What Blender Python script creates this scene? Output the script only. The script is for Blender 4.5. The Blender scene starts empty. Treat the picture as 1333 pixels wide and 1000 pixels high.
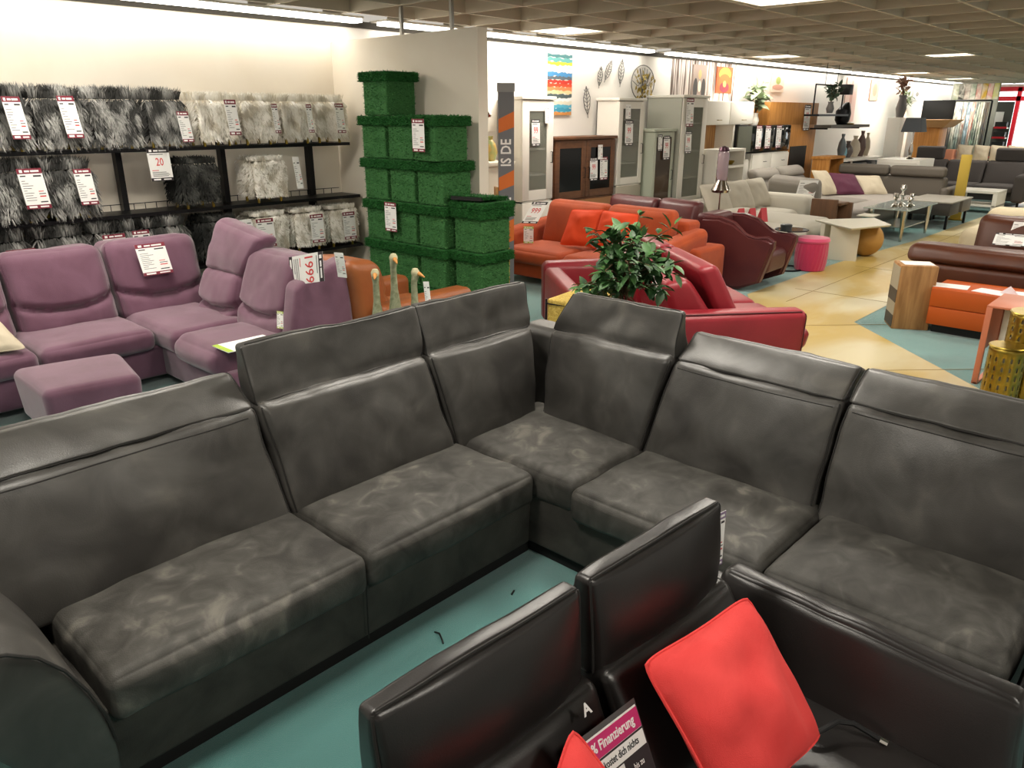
import bpy, bmesh, math, random
from mathutils import Vector, Matrix, noise
random.seed(7)
PI = math.pi
C = bpy.context.scene.collection

# ------------------------------------------------------------------ materials
def lin(c):
    if isinstance(c, str):
        c = c.lstrip('#'); c = [int(c[i:i+2], 16)/255 for i in (0, 2, 4)]
    return tuple((x/12.92 if x <= .04045 else ((x+.055)/1.055)**2.4) for x in c[:3]) + (1,)
_M = {}
def mat(name, col, rough=.6, metal=0, emit=0, col2=None, nscale=6, bump=0, bscale=60, stretch=None,
        spec=.5, alpha=1, trans=0, contrast=(.35, .65), sheen=0, coat=0, attr=None, detail=4):
    if name in _M: return _M[name]
    m = bpy.data.materials.new(name); m.use_nodes = True
    nt = m.node_tree; b = nt.nodes['Principled BSDF']
    b.inputs['Base Color'].default_value = lin(col)
    b.inputs['Roughness'].default_value = rough; b.inputs['Metallic'].default_value = metal
    b.inputs['Specular IOR Level'].default_value = spec
    if sheen: b.inputs['Sheen Weight'].default_value = sheen
    if coat: b.inputs['Coat Weight'].default_value = coat
    if trans: b.inputs['Transmission Weight'].default_value = trans
    if alpha < 1: b.inputs['Alpha'].default_value = alpha
    if emit:
        b.inputs['Emission Color'].default_value = lin(col); b.inputs['Emission Strength'].default_value = emit
    L = nt.links
    if col2 or bump:
        tc = nt.nodes.new('ShaderNodeTexCoord'); mp = nt.nodes.new('ShaderNodeMapping')
        L.new(tc.outputs['Object'], mp.inputs['Vector'])
        if stretch: mp.inputs['Scale'].default_value = stretch
    if col2:
        n = nt.nodes.new('ShaderNodeTexNoise'); n.inputs['Scale'].default_value = nscale
        n.inputs['Detail'].default_value = detail; n.inputs['Distortion'].default_value = .6
        L.new(mp.outputs['Vector'], n.inputs['Vector'])
        r = nt.nodes.new('ShaderNodeValToRGB')
        r.color_ramp.elements[0].position = contrast[0]; r.color_ramp.elements[0].color = lin(col)
        r.color_ramp.elements[1].position = contrast[1]; r.color_ramp.elements[1].color = lin(col2)
        src = n.outputs['Fac']
        if attr:
            a = nt.nodes.new('ShaderNodeAttribute'); a.attribute_name = attr; src = a.outputs['Fac']
        L.new(src, r.inputs['Fac']); L.new(r.outputs['Color'], b.inputs['Base Color'])
    if bump:
        n2 = nt.nodes.new('ShaderNodeTexNoise'); n2.inputs['Scale'].default_value = bscale
        n2.inputs['Detail'].default_value = 3
        L.new(mp.outputs['Vector'], n2.inputs['Vector'])
        bp = nt.nodes.new('ShaderNodeBump'); bp.inputs['Strength'].default_value = bump
        bp.inputs['Distance'].default_value = .01
        L.new(n2.outputs['Fac'], bp.inputs['Height']); L.new(bp.outputs['Normal'], b.inputs['Normal'])
    _M[name] = m
    return m

# ------------------------------------------------------------------ mesh helpers
def finish(name, bm, m, parent=None, smooth=True, angle=40):
    me = bpy.data.meshes.new(name)
    bmesh.ops.recalc_face_normals(bm, faces=bm.faces)
    bm.to_mesh(me); bm.free()
    if smooth:
        me.polygons.foreach_set('use_smooth', [True]*len(me.polygons))
        me.set_sharp_from_angle(angle=math.radians(angle))
    if isinstance(m, (list, tuple)):
        for q in m: me.materials.append(q)
    elif m: me.materials.append(m)
    o = bpy.data.objects.new(name, me); C.objects.link(o)
    if parent is not None:
        o.parent = parent; o.matrix_parent_inverse = Matrix.Translation(-parent.location) if parent.rotation_euler.z == 0 and parent.parent is None else (world(parent)).inverted()
    return o
def world(o):
    m = Matrix.LocRotScale(o.location, o.rotation_euler, o.scale)
    if o.parent is not None: m = world(o.parent) @ o.matrix_parent_inverse @ m
    return m
def tag(o, label, cat, group=None):
    o['label'] = label; o['category'] = cat
    if group: o['group'] = group
    return o
def thing(name, label, cat, loc=(0, 0, 0), group=None):
    o = bpy.data.objects.new(name, None); C.objects.link(o); o.location = loc
    o.empty_display_size = .1
    return tag(o, label, cat, group)
def struct(o):
    o['kind'] = 'structure'; return o
def T(x=0, y=0, z=0, rz=0, rx=0, ry=0):
    return Matrix.Translation((x, y, z)) @ Matrix.Rotation(rz, 4, 'Z') @ Matrix.Rotation(ry, 4, 'Y') @ Matrix.Rotation(rx, 4, 'X')
def abox(bm, x0, x1, y0, y1, z0, z1, bev=0, M=None, mi=0, seg=2):
    r = bmesh.ops.create_cube(bm, size=1)
    vs = r['verts']
    for v in vs:
        v.co = Vector((x0+(v.co.x+.5)*(x1-x0), y0+(v.co.y+.5)*(y1-y0), z0+(v.co.z+.5)*(z1-z0)))
    fs = set(f for v in vs for f in v.link_faces)
    if bev:
        es = set(e for v in vs for e in v.link_edges)
        rr = bmesh.ops.bevel(bm, geom=list(es), offset=bev, segments=seg, affect='EDGES', profile=.5)
        fs = set(rr['faces']) | set(f for f in fs if f.is_valid)
        vs = set(v for f in fs for v in f.verts)
        # all verts of this island
        for v in list(vs):
            for f in v.link_faces: fs.add(f)
        vs = set(v for f in fs for v in f.verts)
    for f in fs: f.material_index = mi
    if M:
        for v in vs: v.co = M @ v.co
def box(name, x0, x1, y0, y1, z0, z1, m, parent=None, bev=0, M=None):
    bm = bmesh.new(); abox(bm, x0, x1, y0, y1, z0, z1, bev, M); return finish(name, bm, m, parent)
def atube(bm, pts, r, seg=8, caps=True, mi=0, closed=False):
    pts = [Vector(p) for p in pts]; n = len(pts); rings = []
    rs = r if isinstance(r, (list, tuple)) else [r]*n
    up = Vector((0, 0, 1)); prev = None
    for i, p in enumerate(pts):
        a = pts[max(i-1, 0)]; b = pts[min(i+1, n-1)]
        if closed: a = pts[i-1]; b = pts[(i+1) % n]
        t = (b-a).normalized() if (b-a).length > 1e-9 else Vector((0, 0, 1))
        if prev is None: s = t.cross(up if abs(t.z) < .9 else Vector((1, 0, 0))).normalized()
        else:
            s = (prev - t*prev.dot(t))
            s = s.normalized() if s.length > 1e-6 else t.cross(up).normalized()
        prev = s; w = t.cross(s)
        rings.append([bm.verts.new(p+(s*math.cos(2*PI*k/seg)+w*math.sin(2*PI*k/seg))*rs[i]) for k in range(seg)])
    for i in range(n if closed else n-1):
        A = rings[i]; B = rings[(i+1) % n]
        for k in range(seg):
            f = bm.faces.new((A[k], A[(k+1) % seg], B[(k+1) % seg], B[k])); f.material_index = mi
    if caps and not closed:
        for R in (rings[0], rings[-1]):
            f = bm.faces.new(R); f.material_index = mi
def tube(name, pts, r, m, parent=None, seg=8, closed=False):
    bm = bmesh.new(); atube(bm, pts, r, seg, closed=closed); return finish(name, bm, m, parent)
def alathe(bm, prof, seg=24, M=None, mi=0, sx=1, sy=1):
    rings = []
    for (r, z) in prof:
        ring = []
        for k in range(seg):
            a = 2*PI*k/seg; p = Vector((r*math.cos(a)*sx, r*math.sin(a)*sy, z))
            ring.append(bm.verts.new(M @ p if M else p))
        rings.append(ring)
    for A, B in zip(rings, rings[1:]):
        for k in range(seg):
            f = bm.faces.new((A[k], A[(k+1) % seg], B[(k+1) % seg], B[k])); f.material_index = mi
    for R in (rings[0], rings[-1]):
        f = bm.faces.new(R); f.material_index = mi
def lathe(name, prof, m, parent=None, seg=24, M=None, sx=1, sy=1):
    bm = bmesh.new(); alathe(bm, prof, seg, M, 0, sx, sy); return finish(name, bm, m, parent)

class Hex:
    """a soft block mapped into eight corners; bottom / top = four points each, (a0b0, a1b0, a1b1, a0b1); a width, b depth (b=0 front), c height"""
    def __init__(s, bottom, top, r=.04, puff=None, seams=(), wr=0, wscale=4, seed=0, sag=0):
        B = [Vector(p) for p in bottom]; U = [Vector(p) for p in top]
        s.c = [[[B[0], U[0]], [B[3], U[3]]], [[B[1], U[1]], [B[2], U[2]]]]
        s.sx = ((B[1]-B[0]).length+(U[1]-U[0]).length)/2; s.sy = ((B[3]-B[0]).length+(B[2]-B[1]).length+(U[3]-U[0]).length+(U[2]-U[1]).length)/4
        s.sz = sum((U[i]-B[i]).length for i in range(4))/4
        s.r = min(r, s.sx*.49, s.sy*.49, s.sz*.49); s.puff = puff or {}; s.seams = seams
        s.wr = wr; s.ws = wscale; s.seed = seed
    def m(s, p):
        a, b, c = p[0]/s.sx, p[1]/s.sy, p[2]/s.sz; k = s.c
        l = lambda A, B, t: A*(1-t)+B*t
        return l(l(l(k[0][0][0], k[1][0][0], a), l(k[0][1][0], k[1][1][0], a), b),
                 l(l(k[0][0][1], k[1][0][1], a), l(k[0][1][1], k[1][1][1], a), b), c)
    def pt(s, a, b, c):
        S = Vector((s.sx, s.sy, s.sz)); p = Vector((a*s.sx, b*s.sy, c*s.sz)); r = s.r
        q = Vector([min(max(p[i], r), S[i]-r) for i in range(3)]); d = p-q; n = Vector((0, 0, 0))
        if d.length > 1e-9: n = d.normalized(); p = q+n*r
        bp = lambda t: max(0, min(1, 4*t*(1-t)))**.55
        out = Vector((0, 0, 0))
        for key, amt in s.puff.items():
            ax = 'xyz'.index(key[0]); sg = 1 if key[1] == '+' else -1
            if n[ax]*sg > .05:
                o = [i for i in range(3) if i != ax]; t = (a, b, c)
                out[ax] += sg*amt*bp(t[o[0]])*bp(t[o[1]])*max(0, n[ax]*sg)
        for (ax, t0, depth, wid, face, *cv) in s.seams:
            t = (a, b, c)['xyz'.index(ax)]-(cv[0]*(2*a-1)**2 if cv else 0); L = S['xyz'.index(ax)]
            fa = 'xyz'.index(face[0]); sg = 1 if face[1] == '+' else -1
            if n[fa]*sg > .05: out[fa] -= sg*depth*math.exp(-((t-t0)*L/wid)**2)*n[fa]*sg
        if s.wr:
            v = noise.noise(Vector((p.x*s.ws+s.seed*7.3, p.y*s.ws, p.z*s.ws*1.3)))
            v2 = noise.noise(Vector((p.x*s.ws*2.6+s.seed*3.1, p.y*s.ws*2.6, p.z*s.ws*2)))
            out += n*(v*s.wr+v2*s.wr*.45)
        return s.m(p+out)
    def samples(s, L, step):
        r = s.r; k = [0, .12*r, .3*r, .55*r, .8*r, r]
        n = max(2, int((L-2*r)/step)); mid = [r+(L-2*r)*i/n for i in range(1, n)]
        v = k+mid+[L-x for x in reversed(k)]; out = []
        for x in v:
            if not out or x-out[-1] > 1e-5: out.append(x)
        return [x/L for x in out]
    def mesh(s, bm, step=.03, mi=0):
        A, B, D = s.samples(s.sx, step), s.samples(s.sy, step), s.samples(s.sz, step)
        cache = {}
        def v(i, j, k):
            if (i, j, k) not in cache: cache[(i, j, k)] = bm.verts.new(s.pt(A[i], B[j], D[k]))
            return cache[(i, j, k)]
        na, nb, nd = len(A)-1, len(B)-1, len(D)-1
        def q(*k):
            try: f = bm.faces.new([v(*t) for t in k]); f.material_index = mi
            except ValueError: pass
        for i in range(na):
            for j in range(nb):
                q((i, j, 0), (i, j+1, 0), (i+1, j+1, 0), (i+1, j, 0)); q((i, j, nd), (i+1, j, nd), (i+1, j+1, nd), (i, j+1, nd))
            for k in range(nd):
                q((i, 0, k), (i+1, 0, k), (i+1, 0, k+1), (i, 0, k+1)); q((i, nb, k), (i, nb, k+1), (i+1, nb, k+1), (i+1, nb, k))
        for j in range(nb):
            for k in range(nd):
                q((0, j, k), (0, j, k+1), (0, j+1, k+1), (0, j+1, k)); q((na, j, k), (na, j+1, k), (na, j+1, k+1), (na, j, k+1))
    def build(s, name, m, parent=None, step=.03):
        bm = bmesh.new(); s.mesh(bm, step); return finish(name, bm, m, parent, angle=80)
    def line(s, fixed, n=24, lift=.002):
        """fixed: (axis that runs, dict of the other two, t0, t1)"""
        ax, oth, t0, t1 = fixed; P = []
        cen = s.pt(.5, .5, .5)
        for i in range(n+1):
            t = t0+(t1-t0)*i/n; d = dict(oth); d[ax] = t
            P.append(s.pt(d['a'], d['b'], d['c']))
        return P
def soft(name, x0, x1, y0, y1, z0, z1, m, parent=None, r=.04, puff=None, M=None, step=.04, **k):
    c = [(x0, y0), (x1, y0), (x1, y1), (x0, y1)]
    f = (lambda p: M @ Vector(p)) if M else (lambda p: Vector(p))
    return Hex([f((x, y, z0)) for x, y in c], [f((x, y, z1)) for x, y in c], r, puff, **k).build(name, m, parent, step)
def cushion(name, corners, thick, m, parent=None, n=14, corner=.04, seed=0, bulge=1.0, wr=.004):
    """pillow from four corners of its plane (order round)"""
    P = [Vector(p) for p in corners]
    nrm = ((P[1]-P[0]).cross(P[3]-P[0])).normalized()
    bm = bmesh.new(); g = {}
    for side in (1, -1):
        for i in range(n+1):
            for j in range(n+1):
                edge = i in (0, n) or j in (0, n)
                if side == -1 and edge: g[(side, i, j)] = g[(1, i, j)]; continue
                u, v = i/n, j/n
                u = .5-.5*math.cos(PI*u)*1.0 if False else u
                a, b = 2*u-1, 2*v-1
                # edges pulled in between the corners
                rc = 1-.075*(abs(a)*abs(b))**5; uu = .5+.5*a*(1-corner*(1-b*b)*1.6)*rc; vv = .5+.5*b*(1-corner*(1-a*a)*1.6)*rc
                p = (P[0]*(1-uu)+P[1]*uu)*(1-vv)+(P[3]*(1-uu)+P[2]*uu)*vv
                h = thick/2*bulge*(max(0, (1-a*a))**.5*max(0, (1-b*b))**.5)
                w = noise.noise(Vector((u*3.5+seed, v*3.5, seed*1.7)))*wr*3*(1-a**4)*(1-b**4)
                w += noise.noise(Vector((u*9+seed, v*4, seed*1.1)))*wr*(1-a**4)*(1-b**4)
                g[(side, i, j)] = bm.verts.new(p+nrm*(side*h+w))
        for i in range(n):
            for j in range(n):
                q = [g[(side, i, j)], g[(side, i+1, j)], g[(side, i+1, j+1)], g[(side, i, j+1)]]
                bm.faces.new(q)
    o = finish(name, bm, m, parent, angle=60)
    rim = [g_ for g_ in ()]
    return o
def cushion_rim(corners, corner=.04, n=14):
    P = [Vector(p) for p in corners]; out = []
    seq = [(i/n, 0) for i in range(n)]+[(1, j/n) for j in range(n)]+[(1-i/n, 1) for i in range(n)]+[(0, 1-j/n) for j in range(n)]
    for u, v in seq:
        a, b = 2*u-1, 2*v-1
        rc = 1-.075*(abs(a)*abs(b))**5; uu = .5+.5*a*(1-corner*(1-b*b)*1.6)*rc; vv = .5+.5*b*(1-corner*(1-a*a)*1.6)*rc
        out.append((P[0]*(1-uu)+P[1]*uu)*(1-vv)+(P[3]*(1-uu)+P[2]*uu)*vv)
    return out
def text(name, s, size, m, parent, M, sx=1, align='CENTER', ext=.0004, bold=0):
    cu = bpy.data.curves.new('tmp', 'FONT'); cu.body = s; cu.size = size; cu.align_x = align; cu.align_y = 'CENTER'
    cu.extrude = ext; cu.offset = bold; cu.resolution_u = 2
    o = bpy.data.objects.new('tmp', cu); C.objects.link(o)
    dg = bpy.context.evaluated_depsgraph_get(); dg.update()
    me = bpy.data.meshes.new_from_object(o.evaluated_get(dg)); bpy.data.objects.remove(o); bpy.data.curves.remove(cu)
    for v in me.vertices: v.co = M @ Vector((v.co.x*sx, v.co.y, v.co.z))
    me.name = name; me.materials.clear(); me.materials.append(m)
    q = bpy.data.objects.new(name, me); C.objects.link(q)
    if parent is not None: q.parent = parent; q.matrix_parent_inverse = world(parent).inverted()
    return q
def copy_tree(o, loc=None, label=None, rz=None, name=None):
    c = o.copy(); C.objects.link(c)
    if loc is not None: c.location = loc
    if rz is not None: c.rotation_euler.z = rz
    if label: c['label'] = label
    for ch in list(o.children):
        d = ch.copy(); C.objects.link(d); d.parent = c
        for g in list(ch.children):
            e = g.copy(); C.objects.link(e); e.parent = d
    return c

# palette
def suede(name, cols, rough, s1, s2, spec=.4, bump=.15):
    """nubuck with brushed nap: two noises steer a four-stop ramp"""
    m = bpy.data.materials.new(name); m.use_nodes = True; nt = m.node_tree; b = nt.nodes['Principled BSDF']; L = nt.links
    b.inputs['Roughness'].default_value = rough; b.inputs['Specular IOR Level'].default_value = spec
    tc = nt.nodes.new('ShaderNodeTexCoord'); fs = []
    for sc, dist, det in ((s1, .9, 3), (s2, 1.3, 5)):
        n = nt.nodes.new('ShaderNodeTexNoise'); n.inputs['Scale'].default_value = sc; n.inputs['Distortion'].default_value = dist; n.inputs['Detail'].default_value = det
        L.new(tc.outputs['Object'], n.inputs['Vector']); fs.append(n)
    mx = nt.nodes.new('ShaderNodeMix'); mx.inputs[0].default_value = .5
    L.new(fs[0].outputs['Fac'], mx.inputs[2]); L.new(fs[1].outputs['Fac'], mx.inputs[3])
    r = nt.nodes.new('ShaderNodeValToRGB'); e = r.color_ramp.elements
    e[0].position = .36; e[0].color = lin(cols[0]); e[1].position = .66; e[1].color = lin(cols[3])
    q = e.new(.46); q.color = lin(cols[1]); q = e.new(.56); q.color = lin(cols[2])
    L.new(mx.outputs[0], r.inputs['Fac']); L.new(r.outputs['Color'], b.inputs['Base Color'])
    n2 = nt.nodes.new('ShaderNodeTexNoise'); n2.inputs['Scale'].default_value = 260; L.new(tc.outputs['Object'], n2.inputs['Vector'])
    bp = nt.nodes.new('ShaderNodeBump'); bp.inputs['Strength'].default_value = bump; bp.inputs['Distance'].default_value = .01
    L.new(n2.outputs['Fac'], bp.inputs['Height']); L.new(bp.outputs['Normal'], b.inputs['Normal'])
    return m
WALL = mat('wall_paint', '#e6dccb', .9, col2='#ece4d6', nscale=1.2)
WALLW = mat('white_wall_paint', '#f0ece6', .9)
TEAL = mat('teal_carpet', '#457f7c', .95, col2='#4f8e8a', nscale=2.2, bump=.5, bscale=350, sheen=.6)
GRAYS = suede('gray_suede', ('#32302d', '#403e3a', '#4e4c48', '#6f6b64'), .6, 3.2, 8.5, .35)
GRAYL = suede('gray_back_suede', ('#353331', '#413f3c', '#4b4946', '#5b5853'), .38, 2.2, 5, .5, .1)
GRAYB = mat('gray_base_suede', '#33302d', .65, col2='#494641', nscale=5, bump=.2, bscale=200, spec=.3)
STITCH = mat('dark_thread', '#23211f', .8)
STITCHL = mat('pale_thread', '#77736c', .8)
BLK = mat('black_leather', '#1f1c1b', .34, bump=.05, bscale=300, spec=.5, col2='#242120', nscale=3)
BLKP = mat('black_plastic', '#0d0d0e', .5)
REDP = mat('coral_red_cotton', '#e5403e', .85, bump=.3, bscale=500, col2='#ee4a47', nscale=8)
PUR = mat('mauve_suede', '#643f52', .85, col2='#714c60', nscale=5, bump=.2, bscale=250, sheen=.4)
BEIGE = mat('beige_cotton', '#c9bda6', .9, bump=.2, bscale=300)
COGN = mat('cognac_leather', '#a35f34', .42, col2='#93522b', nscale=4, bump=.15, bscale=200)
ORAN = mat('orange_velvet', '#a8430d', .85, col2='#9a3a0a', nscale=5, sheen=.1, bump=.2, bscale=250)
ORAP = mat('bright_orange_cotton', '#d8420f', .8)
REDL = mat('red_leather', '#93242f', .4, col2='#872029', nscale=4, bump=.12, bscale=200)
MARO = mat('maroon_leather', '#582726', .38, col2='#4c2023', nscale=3, bump=.12, bscale=200)
WHIF = mat('cream_white_fabric', '#cdc8bb', .9, bump=.2, bscale=250)
WARM = mat('warm_gray_fabric', '#8d877f', .9, bump=.3, bscale=250)
TAUP = mat('taupe_leather', '#5d564d', .6)
DARK = mat('charcoal_fabric', '#4b4644', .9, bump=.3, bscale=250)
BROW = mat('brown_leather', '#4b2412', .42, col2='#572d18', nscale=3, bump=.12, bscale=200)
PINK = mat('pink_velvet', '#c02352', .7, sheen=.5)
LEAF = mat('leaf_green', '#22451f', .5, col2='#47703a', nscale=9, contrast=(.4, .62))
BARK = mat('bark', '#5e4a33', .9)
GOLD = mat('gold_metal', '#8f7a35', .36, metal=1, col2='#a89142', nscale=9)
CHRO = mat('chrome', '#c9c4bc', .15, metal=1)
STEEL = mat('black_steel', '#17171a', .4, metal=.6)
WOOD = mat('oak_wood', '#b98a55', .6, col2='#94683b', nscale=3, stretch=(6, 6, .6))
WOODD = mat('dark_wood', '#5b3820', .55, col2='#6c4529', nscale=3, stretch=(2, 2, 9))
WOODB = mat('brown_wood', '#6f4c2f', .6, col2='#5c3d24', nscale=3, stretch=(6, 6, .7))
WHITE = mat('white_lacquer', '#e6e2d8', .45)
CREAM = mat('cream_lacquer', '#d9d4c2', .5)
GRAYP = mat('gray_lacquer', '#a9a99d', .5)
GLASS = mat('clear_glass', '#e8f0ee', .04, trans=1, alpha=1)
GLASSD = mat('dark_glass', '#121615', .08, spec=.7)
GLASSG = mat('cabinet_glass', '#7b7f74', .1, spec=.6)
PAPER = mat('white_card', '#f2f1ee', .7)
TAGH = mat('dark_red_print', '#7c2436', .6)
TAGB = mat('tag_black_print', '#2b2427', .6)
INK = mat('ink', '#3a3a3c', .8)
INKR = mat('red_ink', '#cf3c3c', .8)
INKB = mat('white_ink', '#f4f2f0', .8)
PINKP = mat('magenta_print', '#c92a6e', .6)
ORB = mat('orange_lacquer', '#c05200', .5)
COPP = mat('copper_lacquer', '#c9795a', .4)
GAP_SHADOW = mat('shadow_black', '#141414', .9)
LEGM = mat('dark_metal_leg', '#2a2725', .4, metal=.7)

# ------------------------------------------------------------------ camera
A0 = math.radians(42.85); TH = math.atan(350/990); H = 1.9
cam = bpy.data.cameras.new('camera'); co = bpy.data.objects.new('camera', cam); C.objects.link(co)
cam.sensor_width = 36; cam.lens = 990/1333*36; cam.clip_start = .03
co.location = (0, 0, H); co.rotation_euler = (PI/2-TH, 0, A0-PI/2)
bpy.context.scene.camera = co
vs = bpy.context.scene.view_settings
vs.view_transform = 'Standard'; vs.look = 'None'; vs.gamma = 1; vs.use_curve_mapping = False; vs.exposure = .38

# ------------------------------------------------------------------ room
bm = bmesh.new(); abox(bm, -5, 36, -7, 7.6, -.1, 0); struct(finish('floor', bm, TEAL))
AIS = mat('aisle_parquet', '#bfa45c', .38, col2='#d2c7a2', nscale=.55, contrast=(.42, .6), spec=.5, stretch=(1, 2, 1))
bm = bmesh.new()
pts = [(35, 3.5), (13.5, 3.6), (10.6, 3.77), (7.95, 3.77), (5.6, 2.35), (4.4, 1.2), (4.0, .5), (4.0, -6), (5.15, -6), (5.15, -.02), (7.52, 2.44), (35, 2.44)]
bm.faces.new([bm.verts.new((x, y, .004)) for x, y in pts])
o = finish('floor', bm, AIS, smooth=False); struct(o)
# joints between the aisle boards
bm = bmesh.new()
for i in range(14):
    x = 8.6+i*1.9; abox(bm, x, x+.008, 2.46, 3.5, .004, .0055)
abox(bm, 7.9, 35, 3.29, 3.297, .004, .0055)
for k in range(3):
    x, y = 5.2+k*.95, .75+k*.98
    abox(bm, -.62, .62, -.004, .004, .004, .0055, M=T(x+.35, y-.35, 0, rz=-PI/4))
struct(finish('floor', bm, mat('joint_brown', '#8c7440', .8), smooth=False))
WY = 7.3
bm = bmesh.new(); abox(bm, -5, 5.14, WY, WY+.15, 0, 2.78); struct(finish('wall_left', bm, WALL, smooth=False))
bm = bmesh.new(); abox(bm, 5.14, 31, WY, WY+.15, 0, 2.78); struct(finish('wall_back', bm, WALLW, smooth=False))
bm = bmesh.new(); abox(bm, 5.08, 5.2, 5.12, WY, 0, 2.62)
struct(finish('wall_partition', bm, WALL, smooth=False))
o = bpy.data.objects['wall_partition']
bm = bmesh.new(); abox(bm, -5, 31, WY-.02, WY+.15, 2.78, 2.845); struct(finish('trim_1', bm, mat('dark_gap', '#37332c', .8), smooth=False))
bm = bmesh.new()
for y in (5.5, 6.2): abox(bm, 5.12, 5.15, y-.015, y+.015, 2.62, 2.9)
struct(finish('trim_2', bm, mat('steel_post', '#8a8780', .4, metal=.8)))
# end wall with red-framed shop window
bm = bmesh.new()
abox(bm, 30.5, 30.7, 6.75, 7.3, 0, 2.85); abox(bm, 30.5, 30.7, -6, 1.6, 0, 2.85)
abox(bm, 30.5, 30.7, 1.6, 6.75, 2.75, 2.85)
struct(finish('wall_right', bm, WALLW, smooth=False))
RED = mat('red_frame_paint', '#c8172b', .45)
w = bpy.data.objects.new('window_1', None); C.objects.link(w); w.location = (30.5, 4.2, 0); w['kind'] = 'structure'
bm = bmesh.new()
for y in (6.72, 5.86, 4.4, 2.9, 1.65): abox(bm, 30.42, 30.55, y-.06, y+.06, 0, 2.75)
for z in (.03, 2.41, 2.7): abox(bm, 30.42, 30.55, 1.6, 6.75, z-.07, z+.07)
finish('window_frame', bm, RED, w)
bm = bmesh.new(); abox(bm, 30.47, 30.48, 1.6, 6.75, 0, 2.7); finish('window_pane', bm, GLASS, w)
bm = bmesh.new(); abox(bm, 33.5, 33.6, -2, 9, 0, 4); struct(finish('daylight_panel', bm, mat('outside_daylight_glow', '#f3f3f6', .9, emit=2.2), smooth=False))  # glowing panel standing in for the brightness beyond the window

# ceiling slab and egg-crate ribs
CEIL = mat('ceiling_slab', '#a39a8a', .9)
RIB = mat('ceiling_rib', '#c4bcac', .85)
bm = bmesh.new(); abox(bm, -5, 31, -7, 7.6, 3.2, 3.3); struct(finish('ceiling', bm, CEIL, smooth=False))
XP, YP = .835, .775
bm = bmesh.new()
for k in range(-8, 31):
    x = 5.86+XP*(k-1)
    if -4 < x < 30.6: abox(bm, x-.015, x+.015, -6.9, 7.3, 2.86, 3.2)
for k in range(-3, 16):
    y = 5.3-YP*k
    if -6.5 < y < 7.29: abox(bm, -4.9, 30.6, y-.015, y+.015, 2.862, 3.2)
struct(finish('ceiling', bm, RIB, smooth=False))

# square raster luminaires in the coffers
TUBE = mat('fluorescent_white', '#fffaf0', .5, emit=6)
def luminaire(i, j, lab):
    x0 = 5.86+XP*i; y1 = 5.3-YP*j; cx, cy = x0+XP/2, y1-YP/2
    t = thing('ceiling_light', lab, 'ceiling light', (cx, cy, 2.87), 'ceiling raster lights in the coffers')
    bm = bmesh.new()
    for a, b, c, d in ((-.34, .34, -.34, -.32), (-.34, .34, .32, .34), (-.34, -.32, -.34, .34), (.32, .34, -.34, .34)):
        abox(bm, cx+a, cx+b, cy+c, cy+d, 2.87, 2.98)
    for k in range(7):
        y = cy-.27+k*.09; abox(bm, cx-.32, cx+.32, y-.003, y+.003, 2.875, 2.9)
    finish('frame', bm, WHITE, t)
    box('diffuser', cx-.32, cx+.32, cy-.32, cy+.32, 2.92, 2.94, TUBE, t)
    l = bpy.data.lights.new('lamp', 'AREA'); l.size = .6; l.energy = LUM; l.color = (1, .93, .82)
    lo = bpy.data.objects.new('lamp', l); C.objects.link(lo); lo.parent = t; lo.location = (0, 0, -.02)
LUM = 34
LS = [(2, -2, 'raster ceiling light nearest the stub wall end'), (9, -2, 'second raster light along the back wall, over the cream wall unit'), (18, -2, 'third raster light along the back wall'), (23, -2, 'fourth raster light along the back wall'),
      (11, 1, 'raster ceiling light over the glass coffee table'), (17, 2, 'raster ceiling light over the aisle before the gold column'), (6, 4, 'raster ceiling light over the aisle near the orange chest'), (28, 0, 'raster light by the red window frame'),
      (1, 2, 'raster ceiling light over the red leather sofa'), (-8, -1, 'raster ceiling light at the left end of the shelf wall'), (3, 6, 'raster ceiling light over the gold drums'), (-5, -1, 'raster ceiling light over the mauve sofa'), (-7, 4, 'raster ceiling light behind the camera on the left'),
      (-2, 4, 'raster ceiling light over the gray corner sofa'), (-6, 8, 'raster ceiling light behind the black sofa'), (1, 8, 'raster light over the aisle bend'), (13, 5, 'raster light over the right carpet'), (-4, 3, 'raster ceiling light above the gray seats'),
      (22, 5, 'raster light far on the right'), (26, 3, 'raster light before the shop window')]
for i, j, lab in LS: luminaire(i, j, lab)
# fluorescent strips along the wall head
for k, (x0, x1, lab, on) in enumerate([(-4, 5.3, 'long fluorescent strip above the shelf wall', 1), (5.6, 10.8, 'fluorescent strip above the white wall and striped canvas', 1), (11.3, 18.9, 'fluorescent strip above the striped wallpaper', 1), (19.3, 30, 'last fluorescent strip towards the shop window', 1)]):
    t = thing('strip_light', lab, 'strip light', ((x0+x1)/2, 7.12, 2.84), 'fluorescent strips along the wall head')
    box('tube', x0, x1, 7.03, 7.17, 2.805, 2.84, TUBE, t)
    box('housing', x0, x1, 7.0, 7.3, 2.84, 2.86, WHITE, t)
    n = max(1, int((x1-x0)/2.6))
    for q in range(n):
        l = bpy.data.lights.new('lamp', 'AREA'); l.shape = 'RECTANGLE'; l.size = (x1-x0)/n; l.size_y = .12; l.energy = (4.8 if k == 0 else 3.2)*(x1-x0)/n/2.5; l.color = (1, .94, .84)
        lo = bpy.data.objects.new('lamp', l); C.objects.link(lo); lo.parent = t
        lo.location = (-(x1-x0)/2+(q+.5)*(x1-x0)/n, -.02, -.045); lo.rotation_euler = (math.radians(-12), 0, 0)
W = bpy.data.worlds.new('world'); bpy.context.scene.world = W; W.use_nodes = True
W.node_tree.nodes['Background'].inputs[0].default_value = lin('#fff6e8'); W.node_tree.nodes['Background'].inputs[1].default_value = .45

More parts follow.
